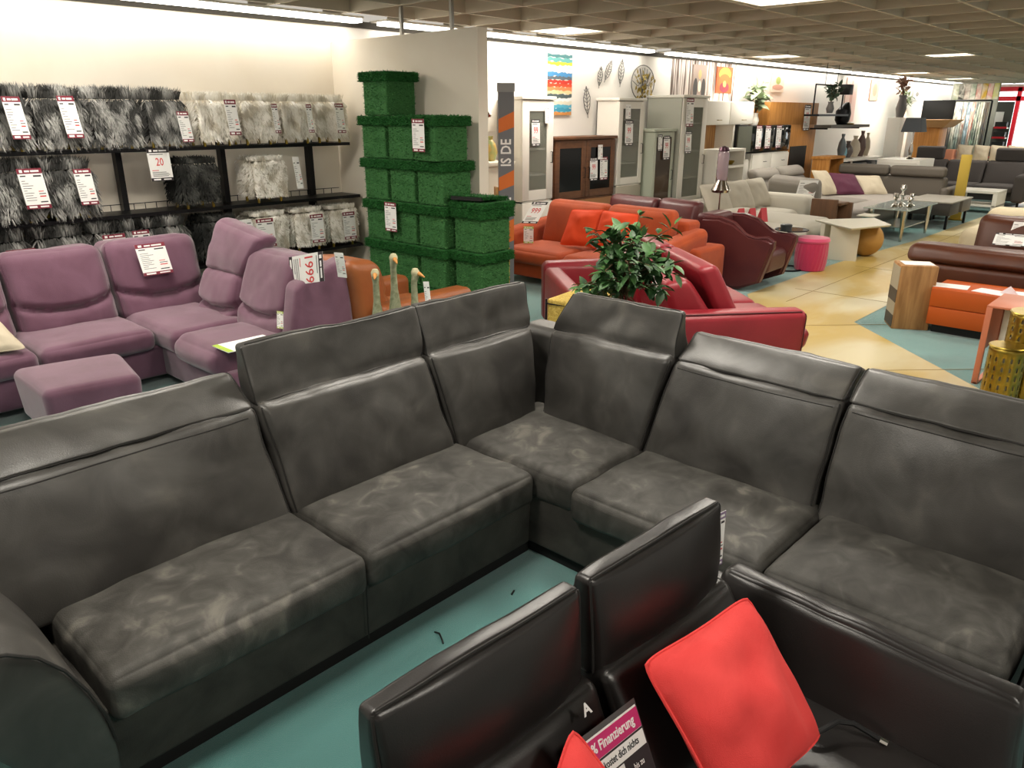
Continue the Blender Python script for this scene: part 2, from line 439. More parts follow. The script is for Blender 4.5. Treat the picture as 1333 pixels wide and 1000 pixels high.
# ------------------------------------------------------------------ tags
def card(name, label, cat, tl, u, v, w, h, group=None, head=TAGH, style='spec', curl=0.0, big=None):
    """hanging paper card: tl top-left corner, u along width, v downwards"""
    tl = Vector(tl); u = Vector(u).normalized(); v = Vector(v).normalized(); n = u.cross(-v).normalized()
    t = thing(name, label, cat, tl+v*h, group)
    M = Matrix((( u.x, -v.x, n.x, tl.x), (u.y, -v.y, n.y, tl.y), (u.z, -v.z, n.z, tl.z), (0, 0, 0, 1)))
    def sheet(x0, x1, y0, y1, z, th, m, nm, par):
        bm = bmesh.new(); k = 6
        def P(x, y, zz): return M @ Vector((x, -y, zz+curl*math.sin(PI*min(1, max(0, y/h)))))
        rows = []
        for i in range(k+1):
            y = y0+(y1-y0)*i/k
            rows.append([bm.verts.new(P(x0, y, z+th)), bm.verts.new(P(x1, y, z+th)), bm.verts.new(P(x1, y, z)), bm.verts.new(P(x0, y, z))])
        for a, b in zip(rows, rows[1:]):
            for q in range(4): bm.faces.new((a[q], a[(q+1) % 4], b[(q+1) % 4], b[q]))
        bm.faces.new(rows[0]); bm.faces.new(rows[-1])
        return finish(nm, bm, m, par, smooth=False)
    q_ = []; rr = random.Random(len(label)*7+int(abs(tl.x)*100))
    def ln(x0, x1, y0, y1, mi=1): q_.append((x0*w, x1*w, y0, y1, mi))
    if style == 'spec':
        ln(.08, .3, h*.17, h*.2); ln(.6, .92, h*.17, h*.21)
        for k in range(9):
            y = h*(.3+k*.06); ln(.08, .2+.35*rr.random(), y, y+h*.012)
        ln(.65, .92, h*.62, h*.64); ln(.62, .92, h*.82, h*.85); ln(.65, .9, h*.68, h*.71, 2); ln(.65, .85, h*.56, h*.58, 2)
    else:
        ln(.1, .7, h*.17, h*.19); ln(.1, .4, h*.66, h*.68, 2)
        for k in range(4): ln(.1, .9-.3*rr.random(), h*(.72+k*.04), h*(.735+k*.04))
    def marked(nm, y0, y1, z, base, quads, par):
        o = sheet(0, w, y0, y1, z, .0012 if base is PAPER else .0004, base, nm, par); me = o.data
        bm = bmesh.new(); bm.from_mesh(me); zz = z+(.0016 if base is PAPER else .001)
        for a, b, c, d, mi in quads:
            f = bm.faces.new([bm.verts.new(M @ Vector((px_, -py_, zz+curl*math.sin(PI*py_/h)))) for px_, py_ in ((a, c), (b, c), (b, d), (a, d))]); f.material_index = mi
        inv = o.matrix_world
        bm.to_mesh(me); bm.free(); me.materials.append(INK); me.materials.append(INKR); me.materials.append(INKB)
        return o
    marked('paper', 0, h, 0, PAPER, q_, t)
    marked('header_band', 0, h*.13, .0014, head, [(w*.1, w*.22, h*.03, h*.1, 3), (w*.3, w*.5, h*.045, h*.09, 3), (w*.54, w*.88, h*.045, h*.09, 3)], t)
    marked('footer_band', h*.9, h, .0014, head, [(w*.1, w*.42, h*.925, h*.975, 3), (w*.55, w*.9, h*.935, h*.97, 3)], t)
    zz = .002+curl*.9
    if big: text('price', big, h*.34, INKR, t, M @ Matrix.Translation((w/2, -h*.42, zz)), sx=.75, bold=.0006)
    return t
def D(x, y, z=0): return Vector((x, y, z))

# ------------------------------------------------------------------ gray corner sofa
S = thing('corner_sofa', 'large dark gray suede corner sofa filling the foreground', 'sofa', (1.6, 2.2, 0))
def pipe(hx, parent, spec, r=.0035, m=STITCH, name='seam'):
    return tube(name, hx.line(spec), r, m, parent, 6)
# base frames, with a shadow-dark filler below
Hex([(.46, 1.995, .07), (2.27, 1.995, .07), (2.27, 2.75, .07), (.46, 2.75, .07)], [(.46, 1.985, .33), (2.27, 1.985, .33), (2.27, 2.75, .33), (.46, 2.75, .33)], r=.015).build('base_frame', GRAYB, S, .2)
Hex([(2.27, .2, .07), (3.1, .2, .07), (3.1, 2.75, .07), (2.27, 2.75, .07)], [(2.265, .2, .33), (3.1, .2, .33), (3.1, 2.75, .33), (2.265, 2.75, .33)], r=.015).build('base_frame', GRAYB, S, .2)
bm = bmesh.new(); abox(bm, .55, 2.3, 2.03, 2.7, .0, .07); abox(bm, 2.31, 3.05, .25, 2.7, 0, .07); finish('plinth', bm, GAP_SHADOW, S)  # near-black filler: the shadow gap under the base, put into the colour
for k, x in enumerate((1.35,)):
    tube('seam', [(x, 1.972, .08), (x, 1.962, .33)], .003, STITCH, S, 6)
# outer back shells
Hex([(.30, 2.72, .1), (3.2, 2.72, .1), (3.2, 2.98, .1), (.30, 2.98, .1)], [(.30, 2.74, .8), (3.16, 2.74, .8), (3.16, 2.96, .8), (.30, 2.96, .8)], r=.05).build('back_shell', GRAYL, S, .2)
Hex([(3.08, .1, .1), (3.3, .1, .1), (3.3, 2.8, .1), (3.08, 2.8, .1)], [(3.06, .1, .8), (3.26, .1, .8), (3.26, 2.8, .8), (3.06, 2.8, .8)], r=.05).build('back_shell', GRAYL, S, .2)
def seat(x0, x1, y0, y1, front, seed, bulge=.03):
    """front = '-y' or '-x'"""
    zb, zt = .3, .45
    if front == '-y': c = [(x0, y0), (x1, y0), (x1, y1), (x0, y1)]
    else: c = [(x0, y1), (x0, y0), (x1, y0), (x1, y1)]
    hx = Hex([(x, y, zb) for x, y in c], [(x, y, zt) for x, y in c], r=.036, puff={'z+': bulge, 'y-': .02}, wr=.006, wscale=5, seed=seed, seams=(('z', .62, .006, .008, 'y-'),))
    s = hx.build('seat_cushion', GRAYS, S, .03)
    pipe(hx, s, ('a', {'b': 0, 'c': .62}, .03, .97), r=.002, m=STITCHL)
    return hx
seat(.478, 1.345, 1.935, 2.50, '-y', 1); seat(1.35, 2.237, 1.935, 2.50, '-y', 2)
# corner seat, an L nook with short front
hx = Hex([(2.245, 1.92, .3), (2.245, 1.738, .3), (2.9, 1.738, .3), (2.24, 2.5, .3)], [(2.245, 1.92, .45), (2.245, 1.738, .45), (2.9, 1.738, .45), (2.24, 2.5, .45)], r=.03)
hx = Hex([(2.25, 1.935, .3), (2.25, 1.74, .3), (2.95, 1.74, .3), (2.95, 2.55, .3)], [(2.25, 1.935, .445), (2.25, 1.74, .445), (2.95, 1.74, .445), (2.95, 2.55, .445)], r=.04, wr=.005)
hx = Hex([(2.25, 2.52, .3), (2.25, 1.74, .3), (2.92, 1.74, .3), (2.92, 2.52, .3)], [(2.25, 2.52, .452), (2.25, 1.74, .452), (2.92, 1.74, .452), (2.92, 2.52, .452)], r=.045, puff={'z+': .02}, wr=.006, wscale=5, seed=3)
hx.build('corner_seat_cushion', GRAYS, S, .03)
seat(2.215, 2.85, .898, 1.735, '-x', 4); seat(2.205, 2.85, .16, .893, '-x', 5)
def back(p0, p1, q0, q1, up, n, raised, seed, tp=(0, 0), dz=0):
    """p0,p1 bottom front left/right (x,y) ; q0,q1 the same at the seam height; n = outward horizontal depth direction; raised headrest or not"""
    n = Vector((n[0], n[1], 0)); zb, zs = .40, .875
    P0, P1, Q0, Q1 = D(*p0, zb), D(*p1, zb), D(*q0, zs), D(*q1, zs)
    low = Hex([P0, P1, P1+n*.2, P0+n*.2], [Q0, Q1, Q1+n*.16, Q0+n*.16], r=.03, puff={'y-': .045}, wr=.011, wscale=4.2, seed=seed)
    b = low.build('backrest', GRAYL, S, .025)
    pipe(low, b, ('c', {'a': .012, 'b': .06}, .06, .97)); pipe(low, b, ('c', {'a': .988, 'b': .06}, .06, .97))
    w_ = (Q1-Q0).normalized(); up_ = D(0, 0, 1)
    if raised:
        up0, dn, th0, th1 = .215+dz, .075, .15, .035
        B = [Q0-up_*.008+n*.004, Q1-up_*.008+n*.004, Q1+n*th0-up_*.01, Q0+n*th0-up_*.01]
        T0, T1 = Q0+n*dn+up_*up0+w_*(tp[0]-.012), Q1+n*dn+up_*up0-w_*(tp[1]-.012)
        hd = Hex(B, [T0, T1, T1+n*th1+up_*.006, T0+n*th1+up_*.006], r=.014, puff={'y-': -.016, 'y+': .02}, wr=.011, wscale=5, seed=seed+.5, seams=(('z', .04, .012, .03, 'y-'),))
    else:
        up0, dn, th0, th1 = .10+dz, .17, .15, .10
        B = [Q0-up_*.006, Q1-up_*.006, Q1+n*th0-up_*.02, Q0+n*th0-up_*.02]
        T0, T1 = Q0+n*dn+up_*up0+w_*tp[0], Q1+n*dn+up_*up0-w_*tp[1]
        hd = Hex(B, [T0, T1, T1+n*th1-up_*.05, T0+n*th1-up_*.05], r=.02, puff={'y-': .022, 'z+': .012}, wr=.008, wscale=4.5, seed=seed+.5)
    h = hd.build('headrest', GRAYL, S, .025)
    pipe(hd, h, ('a', {'b': .02, 'c': 0.03}, .02, .98), r=.0035)
    pipe(hd, h, ('c', {'a': .008, 'b': .1}, .04, .97)); pipe(hd, h, ('c', {'a': .992, 'b': .1}, .04, .97))
    if raised: pipe(hd, h, ('a', {'b': .3, 'c': .995}, .03, .97))
    else:
        pipe(low, b, ('a', {'b': .0, 'c': .94}, .04, .96), r=.0022)
nY = (0, 1); nX = (1, 0)
back((.30, 2.39), (1.34, 2.39), (.22, 2.50), (1.285, 2.50), 0, nY, False, 11)
back((1.355, 2.39), (2.21, 2.39), (1.305, 2.50), (2.13, 2.50), 0, nY, True, 12)
back((2.225, 2.39), (2.77, 2.39), (2.155, 2.50), (2.86, 2.50), 0, nY, True, 13)
back((2.765, 2.36), (2.745, 1.755), (2.865, 2.40), (2.86, 1.68), 0, nX, True, 14, tp=(.10, .02), dz=-.025)
back((2.735, 1.745), (2.71, .935), (2.855, 1.66), (2.835, .915), 0, nX, False, 15)
back((2.71, .925), (2.70, .16), (2.835, .90), (2.82, .13), 0, nX, False, 16)
# arms: broad, flaring outwards with a rounded roll
def arm(path, y_out):
    pass
PROF = [(0, .06), (.0, .26), (.015, .36), (.045, .46), (.085, .55), (.135, .62), (.195, .665), (.27, .69), (.35, .685), (.39, .64), (.36, .54), (.29, .42), (.2, .28), (.15, .06)]
def sofa_arm(mp, d0, d1):
    """PROF: outward offset, height; swept from d0 (front) to d1; mp(o, d, z) -> world"""
    ds = [d0, d0+.012, d0+.05, d0+.2, d0+.45, d0+.75, d1-.05, d1]
    bm = bmesh.new(); rings = []
    for i, d in enumerate(ds):
        k = .97 if i in (0,) else 1
        rings.append([bm.verts.new(mp(.18+(o-.18)*k, d, z if i else z*.985)) for o, z in PROF])
    for a, b in zip(rings, rings[1:]):
        for k in range(len(a)): bm.faces.new((a[k], a[(k+1) % len(a)], b[(k+1) % len(a)], b[k]))
    bm.faces.new(rings[0]); bm.faces.new(rings[-1])
    o = finish('armrest', bm, GRAYL, S, angle=180)
    md = o.modifiers.new('s', 'SUBSURF'); md.levels = 2; md.render_levels = 2
    tube('seam', [mp(x, d0+.004, z) for x, z in [(p[0], p[1]) for p in PROF[1:10]]], .005, STITCH, o, 6)
sofa_arm(lambda o, d, z: Vector((.475-o, d, z)), 1.93, 2.96)
sofa_arm(lambda o, d, z: Vector((d, .155-o, z)), 2.2, 3.24)

# ------------------------------------------------------------------ black leather sofa
RB = math.radians(-3.2)
def rb(x, y, z=0):   # sofa frame: origin at (1.12,.85), x along back, y towards its rear
    c, s = math.cos(RB), math.sin(RB); return Vector((1.12+x*c-y*s, .85+x*s+y*c, z))
B = thing('leather_sofa', 'black leather sofa in the foreground with two tall headrests and slim arm', 'sofa', rb(.1, -.4, 0))
def bh(name, x0, x1, zb, zt, y0b, y1b, y0t, y1t, m=BLK, parent=None, step=.03, xt=None, **k):
    xt = xt or (x0, x1)
    h = Hex([rb(x0, y0b, zb), rb(x1, y0b, zb), rb(x1, y1b, zb), rb(x0, y1b, zb)], [rb(xt[0], y0t, zt), rb(xt[1], y0t, zt), rb(xt[1], y1t, zt), rb(xt[0], y1t, zt)], **k)
    return h, h.build(name, m, parent or B, step)
for i, (x0, x1, sd) in enumerate(((-.53, -.012, 1), (.03, .545, 2))):
    h, o = bh('headrest', x0, x1, .70, .955, -.035, .06, -.02, .03, r=.018, puff={'y-': .04, 'y+': .02}, wr=.006, wscale=6, seed=sd, xt=(x0-.01, x1+.005))
    tube('seam', h.line(('a', {'b': .12, 'c': .992}, .02, .98)), .003, STITCH, o, 6)
    tube('seam', h.line(('c', {'a': .99, 'b': .1}, .02, .98)), .003, STITCH, o, 6)
    tube('seam', h.line(('c', {'a': .01, 'b': .1}, .02, .98)), .003, STITCH, o, 6)
    bh('backrest', x0-(.0), x1+.02, .36, .73, -.26, -.04, -.06, .04, r=.03, puff={'y-': .04}, wr=.005, wscale=5, seed=sd+5)
bh('seat_cushion', -.55, .0, .28, .44, -.95, -.18, -.95, -.18, r=.05, puff={'z+': .02}, wr=.004)
bh('seat_cushion', .005, .66, .28, .44, -.95, -.18, -.95, -.18, r=.05, puff={'z+': .02}, wr=.004)
bh('back_shell', -.62, .75, .06, .62, .0, .1, .02, .09, r=.03, step=.2)
bh('base_frame', -.6, .75, .06, .3, -.93, .05, -.93, .05, r=.02, step=.2)
h, o = bh('armrest', .58, .80, .06, .655, -.80, .1, -.725, .04, r=.03, puff={'z+': .008, 'x-': .05}, wr=.007, wscale=6, seed=9, xt=(.70, .765))
tube('seam', h.line(('b', {'a': .93, 'c': .97}, .03, .97)), .004, STITCH, o, 6); tube('seam', h.line(('c', {'b': .02, 'a': .9}, .03, .97)), .004, STITCH, o, 6)
bh('armrest', -.78, -.6, .06, .62, -.98, .1, -.9, .04, r=.06, puff={'z+': .012})
for x, y in ((-.6, -.85), (.7, -.85), (-.6, .03), (.7, .03)):
    bm = bmesh.new(); abox(bm, -.02, .02, -.02, .02, 0, .07, M=Matrix.Translation(rb(x, y))); finish('leg', bm, LEGM, B)
# white size tag print on the left backrest
text('care_mark', 'A', .034, INKB, B, Matrix.Translation((1.027, .742, .742)) @ Matrix.Rotation(RB, 4, 'Z') @ Matrix.Rotation(math.radians(60), 4, 'X'), bold=.001)
# fabric label at the headrest side
card('fabric_label', 'small purple-gray fabric label hanging at the right edge of the black headrest', 'label', rb(.556, .0, .90), rb(1, -.1, 0)-rb(0, 0, 0), D(0.05, 0, -1), .045, .17, head=mat('lilac_print', '#8c7a96', .7))
# black cord with metal end on the seat
t = thing('pull_cord', 'black cord with metal tip lying on the black seat beside the red cushion', 'cord', (1.6, .42, .45))
pts = [(1.575, .455, .475), (1.60, .44, .487), (1.64, .425, .49), (1.665, .395, .485), (1.672, .36, .475), (1.678, .335, .466)]
tube('cord', pts, .007, BLKP, t, 8); tube('metal_tip', [(1.678, .335, .466), (1.682, .318, .462)], .0085, CHRO, t, 8)

# red cushions
def red_cushion(name, label, cs, th, seed, group=None, m=REDP):
    cen = sum((Vector(c) for c in cs), Vector())/4
    t = thing(name, label, 'cushion', (cen.x, cen.y, min(Vector(c).z for c in cs)), group)
    cushion('cover', cs, th, m, t, n=20, seed=seed, corner=.04, wr=.008)
    tube('piping', cushion_rim(cs, .04, 20), .004, m, t, 6, closed=True)
    return t
red_cushion('cushion', 'big coral red square cushion tilted on its corner on the black sofa seat', [(1.555, .655, .80), (1.17, .715, .79), (1.18, .47, .49), (1.57, .43, .485)], .17, 3)
red_cushion('cushion', 'coral red cushion with only its tip showing at the bottom edge, left of the leaflet', [(.94, .715, .79), (.66, .63, .62), (.70, .38, .5), (1.02, .50, .53)], .11, 5)

# leaflet leaning on the back
t = thing('leaflet', 'pink and white finance leaflet in a clear sleeve lying on the black sofa', 'leaflet', (1.04, .62, .5))
tl, tr = Vector((.952, .705, .722)), Vector((1.138, .697, .710)); 
u = (tr-tl).normalized(); dn = Vector((.02, -.54, -1)); dn = (dn-u*dn.dot(u)).normalized(); n = u.cross(-dn)
ML = Matrix(((u.x, -dn.x, n.x, tl.x), (u.y, -dn.y, n.y, tl.y), (u.z, -dn.z, n.z, tl.z), (0, 0, 0, 1)))
def lf(x0, x1, y0, y1, z, m, nm, th=.0006, par=None):
    bm = bmesh.new(); abox(bm, x0, x1, -y1, -y0, z, z+th, M=ML); return finish(nm, bm, m, par or t, smooth=False)
LW = .186
lf(-.004, LW+.004, -.012, .215, -.001, mat('clear_sleeve', '#4a4747', .2), 'sleeve'); lf(-.004, LW, .0, .21, .0, PAPER, 'paper')
a = lf(0, LW, .004, .046, .001, PINKP, 'pink_band')
text('headline', '0% Finanzierung', .028, INKB, a, ML @ Matrix.Translation((LW/2, -.024, .002)), sx=.82, bold=.0006)
b_ = lf(0, LW, .047, .051, .001, TAGB, 'rule')
text('subline', 'Das kostet dich nichts', .021, INK, t, ML @ Matrix.Translation((LW/2, -.066, .001)), sx=.76, bold=.0004)
lf(0, LW, .083, .086, .001, TAGB, 'rule'); c_ = lf(.105, LW, .086, .21, .001, TAGB, 'dark_panel')
for k, s in enumerate(('bis zu', '36', 'Monate')): text('panel_print', s, .018, INKB, c_, ML @ Matrix.Translation((.146, -.108-k*.03, .002)), sx=.8)

# debris on the carpet
tag(tube('loose_thread', [(1.605, 1.899, .004), (1.608, 1.875, .008), (1.588, 1.836, .008), (1.581, 1.824, .004)], .0035, BLKP, None, 6), 'small curved black scrap lying on the teal carpet', 'scrap')
tag(tube('loose_thread', [(1.989, 1.847, .004), (2.015, 1.858, .005)], .004, BLKP, None, 6), 'tiny dark scrap on the teal carpet nearer the corner seat', 'scrap')

# ------------------------------------------------------------------ generic builders
def lean_back(t, name, P0, P1, Q0, Q1, n, d0, d1, m, r=.05, **k):
    n = Vector((n[0], n[1], 0))
    return Hex([P0, P1, P1+n*d0, P0+n*d0], [Q0, Q1, Q1+n*d1, Q0+n*d1], r=r, **k).build(name, m, t, k.get('step', .05) if False else .05)
def legs4(t, x0, x1, y0, y1, h, r=.02, m=None, M=None, name='leg'):
    for x in (x0, x1):
        for y in (y0, y1):
            p = [Vector((x, y, 0)), Vector((x, y, h))]
            if M: p = [M @ q for q in p]
            tube(name, p, r, m or LEGM, t, 8)

# ------------------------------------------------------------------ mauve corner sofa
P = thing('corner_sofa', 'mauve purple suede corner sofa with one raised headrest, before the fur stool shelf', 'sofa', (1.8, 6.1, 0))
soft('base_frame', -.6, 2.9, 5.58, 6.5, .06, .30, PUR, P, .03, step=.3)
soft('base_frame', 2.2, 2.95, 4.55, 5.6, .06, .30, PUR, P, .03, step=.3)
soft('seat_cushion', .5, 1.385, 5.51, 6.2, .28, .44, PUR, P, .06, {'z+': .02, 'y-': .01}, wr=.006)
soft('seat_cushion', 1.40, 2.15, 5.51, 6.2, .28, .44, PUR, P, .06, {'z+': .02, 'y-': .01}, wr=.006)
soft('seat_cushion', 2.16, 2.75, 5.27, 6.2, .28, .45, PUR, P, .06, {'z+': .02}, wr=.006)
soft('seat_cushion', 2.15, 2.75, 4.62, 5.27, .24, .45, PUR, P, .09, {'z+': .02, 'x-': .03}, wr=.006)
def pback(x0, x1, ztop, seed):
    h = Hex([(x0, 6.03, .38), (x1, 6.03, .38), (x1, 6.45, .38), (x0, 6.45, .38)], [(x0-.01, 6.25, ztop), (x1, 6.25, ztop), (x1, 6.52, ztop-.03), (x0-.01, 6.52, ztop-.03)], r=.08, puff={'y-': .04}, wr=.008, wscale=5, seed=seed, seams=(('z', .30, .06, .024, 'y-', .10),))
    b = h.build('backrest', PUR, P, .02)
    tube('seam', h.line(('c', {'a': .01, 'b': .1}, .05, .95)), .005, mat('purple_thread', '#5c3b4d', .8), b, 6)
pback(.55, 1.43, .96, 21); pback(1.45, 2.13, .985, 22); pback(2.15, 2.86, .99, 23)
def pbackx(y1, y0, ztop, seed, dx=.2, th=.26):
    h = Hex([(2.64, y1, .38), (2.64, y0, .38), (3.0, y0, .38), (3.0, y1, .38)], [(2.64+dx, y1, ztop), (2.64+dx, y0, ztop), (2.64+dx+th, y0, ztop-.03), (2.64+dx+th, y1, ztop-.03)], r=.08, puff={'y-': .04}, wr=.008, wscale=5, seed=seed, seams=(('z', .26, .06, .024, 'y-', .10),))
    h.build('backrest', PUR, P, .02)
pbackx(5.95, 5.36, .78, 24, .12, .2); pbackx(5.34, 4.66, .98, 25)
h = Hex([(2.76, 5.95, .74), (2.76, 5.36, .74), (2.92, 5.36, .74), (2.92, 5.95, .74)], [(2.87, 5.86, 1.14), (2.85, 5.13, 1.06), (3.02, 5.13, 1.04), (3.03, 5.86, 1.13)], r=.06, puff={'y-': .03, 'z+': .01}, wr=.01, wscale=7, seed=26)
h.build('headrest', PUR, P, .04)
Hex([(2.6, 4.7, .06), (2.6, 4.52, .06), (3.2, 4.52, .06), (3.2, 4.7, .06)], [(2.75, 4.72, .8), (2.75, 4.54, .8), (3.18, 4.54, .95), (3.18, 4.72, .95)], r=.05, puff={'y-': .01}).build('side_panel', PUR, P, .1)
Hex([(3.0, 5.9, .06), (3.0, 4.6, .06), (3.2, 4.6, .06), (3.2, 5.9, .06)], [(3.0, 5.9, .9), (3.0, 4.6, .9), (3.17, 4.6, .9), (3.17, 5.9, .9)], r=.05).build('back_shell', PUR, P, .2)
for x, y in ((-.4, 5.7), (2.0, 5.65), (2.3, 4.7), (3.05, 4.7)): tube('foot', [(x, y, 0), (x, y, .07)], .025, LEGM, P)
t = thing('footstool', 'square mauve suede footstool beside the mauve sofa', 'footstool', (1.4, 4.95, 0))
Hex([(1.17, 4.70, .1), (1.66, 4.62, .1), (1.76, 5.2, .1), (1.18, 5.3, .1)], [(1.15, 4.68, .42), (1.67, 4.60, .42), (1.78, 5.2, .42), (1.16, 5.32, .42)], r=.05, puff={'z+': .012}).build('cushion_top', PUR, t, .06)
for x, y in ((1.24, 4.76), (1.6, 4.7), (1.66, 5.12), (1.26, 5.2)): tube('foot', [(x, y, 0), (x, y, .1)], .02, LEGM, t)
red_cushion('cushion', 'beige cushion lying on the left end of the mauve sofa', [(1.02, 5.6, .47), (1.33, 5.52, .47), (1.28, 5.85, .62), (.95, 5.9, .62)], .12, 9, m=BEIGE)
# cards on the mauve sofa
card('price_tag', 'white specification card hanging on the mauve sofa corner back', 'price tag', (2.33, 6.135, .955), (1, 0, 0), (0, -.22, -.5), .23, .25, head=TAGH)
card('price_sign', 'slanted white sale sign with red figures on the end of the mauve sofa', 'price sign', (2.83, 4.33, 1.055), (.0, 0.02, -1), (-.05, 1, -.22), .2, .40, head=TAGB, style='big', big='1999')
card('price_tag', 'small white slip hanging behind the slanted sale sign', 'price tag', (2.94, 4.36, 1.03), (0.3, -.95, 0), (.1, 0, -1), .075, .17, head=PAPER)
card('price_tag', 'narrow energy-style slip near the seat end of the mauve sofa', 'price tag', (2.62, 4.62, .64), (.3, -.95, 0), (-.1, 0, -1), .055, .12, head=mat('yellow_green_print', '#b4c53d', .6))
tg = tag(box('brochure', 2.18, 2.55, 4.5, 4.72, .463, .468, PAPER), 'white brochure with green edge lying on the mauve seat behind the gray sofa', 'brochure')
box('green_edge', 2.18, 2.22, 4.5, 4.72, .4682, .4686, mat('lime_print', '#a8c43c', .6), tg)

# ------------------------------------------------------------------ cognac armchair
t = thing('armchair', 'cognac brown leather recliner chair between mauve sofa and grass boxes', 'armchair', (3.6, 4.6, 0))
M = Matrix.Translation((3.62, 4.62, 0)) @ Matrix.Rotation(math.radians(3), 4, 'Z')
soft('base_frame', -.4, .42, -.28, .35, .08, .3, COGN, t, .03, M=M, step=.2)
soft('seat_cushion', -.2, .5, -.14, .38, .28, .47, COGN, t, .06, {'z+': .03}, M=M)
soft('armrest', -.36, .56, -.34, -.15, .08, .60, COGN, t, .05, {'z+': .01}, M=M)
soft('armrest', -.36, .56, .4, .58, .08, .60, COGN, t, .05, {'z+': .01}, M=M)
Hex([M @ Vector(q) for q in ((-.08, -.14, .4), (-.08, .38, .4), (-.42, .38, .4), (-.42, -.14, .4))], [M @ Vector(q) for q in ((-.22, -.14, .9), (-.22, .38, .9), (-.5, .38, .93), (-.5, -.14, .93))], r=.08, puff={'y-': .04}, seams=(('z', .45, .03, .03, 'y-'),)).build('backrest', COGN, t, .04)
for x, y in ((-.3, -.25), (.45, -.25), (-.3, .48), (.45, .48)): tube('foot', [M @ Vector((x, y, 0)), M @ Vector((x, y, .09))], .02, LEGM, t)
o = lathe('control_badge', [(.0, 0), (.03, 0), (.034, .004), (.03, .008), (0, .008)], mat('white_plastic', '#f2f2f0', .4), t, 16, M @ Matrix.Translation((-.1, -.345, .55)) @ Matrix.Rotation(PI/2, 4, 'X'), sx=1.6, sy=.7)

# ------------------------------------------------------------------ geese
def goose(x, y, h, lab, rz, g=1):
    t = thing('goose_figurine', lab, 'figurine', (x, y, 0), None)
    M = T(x, y, 0, rz=rz)
    GM = mat('mossy_gray_glaze', '#767a5a', .7, col2='#9a9c80', nscale=30)
    bm = bmesh.new()
    atube(bm, [M @ Vector(p) for p in ((-.02, 0, .0), (-.02, 0, .06), (-.03, 0, h*.35), (-.01, 0, h*.55), (0, 0, h*.68), (.0, 0, h*.82), (.0, 0, h*.94), (.012, 0, h*.985), (.03, 0, h))],
          [.05, .07, .085, .065, .042, .022, .019, .024, .012], 14)
    b = finish('body', bm, GM, t)
    hd = lathe('head', [(0, -.03), (.018, -.024), (.026, -.005), (.026, .01), (.016, .028), (0, .032)], mat('pale_stone', '#b9b390', .7), t, 14, M @ T(.012, 0, h))
    bm = bmesh.new(); atube(bm, [M @ Vector(p) for p in ((.025, 0, h), (.05, 0, h-.008), (.075, 0, h-.022))], [.016, .011, .004], 10)
    finish('beak', bm, mat('orange_beak', '#c98a45', .6), t)
    return t
goose(2.93, 3.72, 1.07, 'tallest mossy gray goose figurine, in the middle of three', -1.9)
goose(2.82, 3.76, .985, 'left goose figurine of three, looking straight at the viewer', -2.3)
goose(2.99, 3.60, .985, 'right goose figurine of three, with a white tag on it', -1.2)
card('price_tag', 'narrow white slip hanging on the right goose figurine', 'price tag', (3.03, 3.56, .93), (.5, -.5, 0), (.05, -.05, -1), .035, .2, head=PAPER)

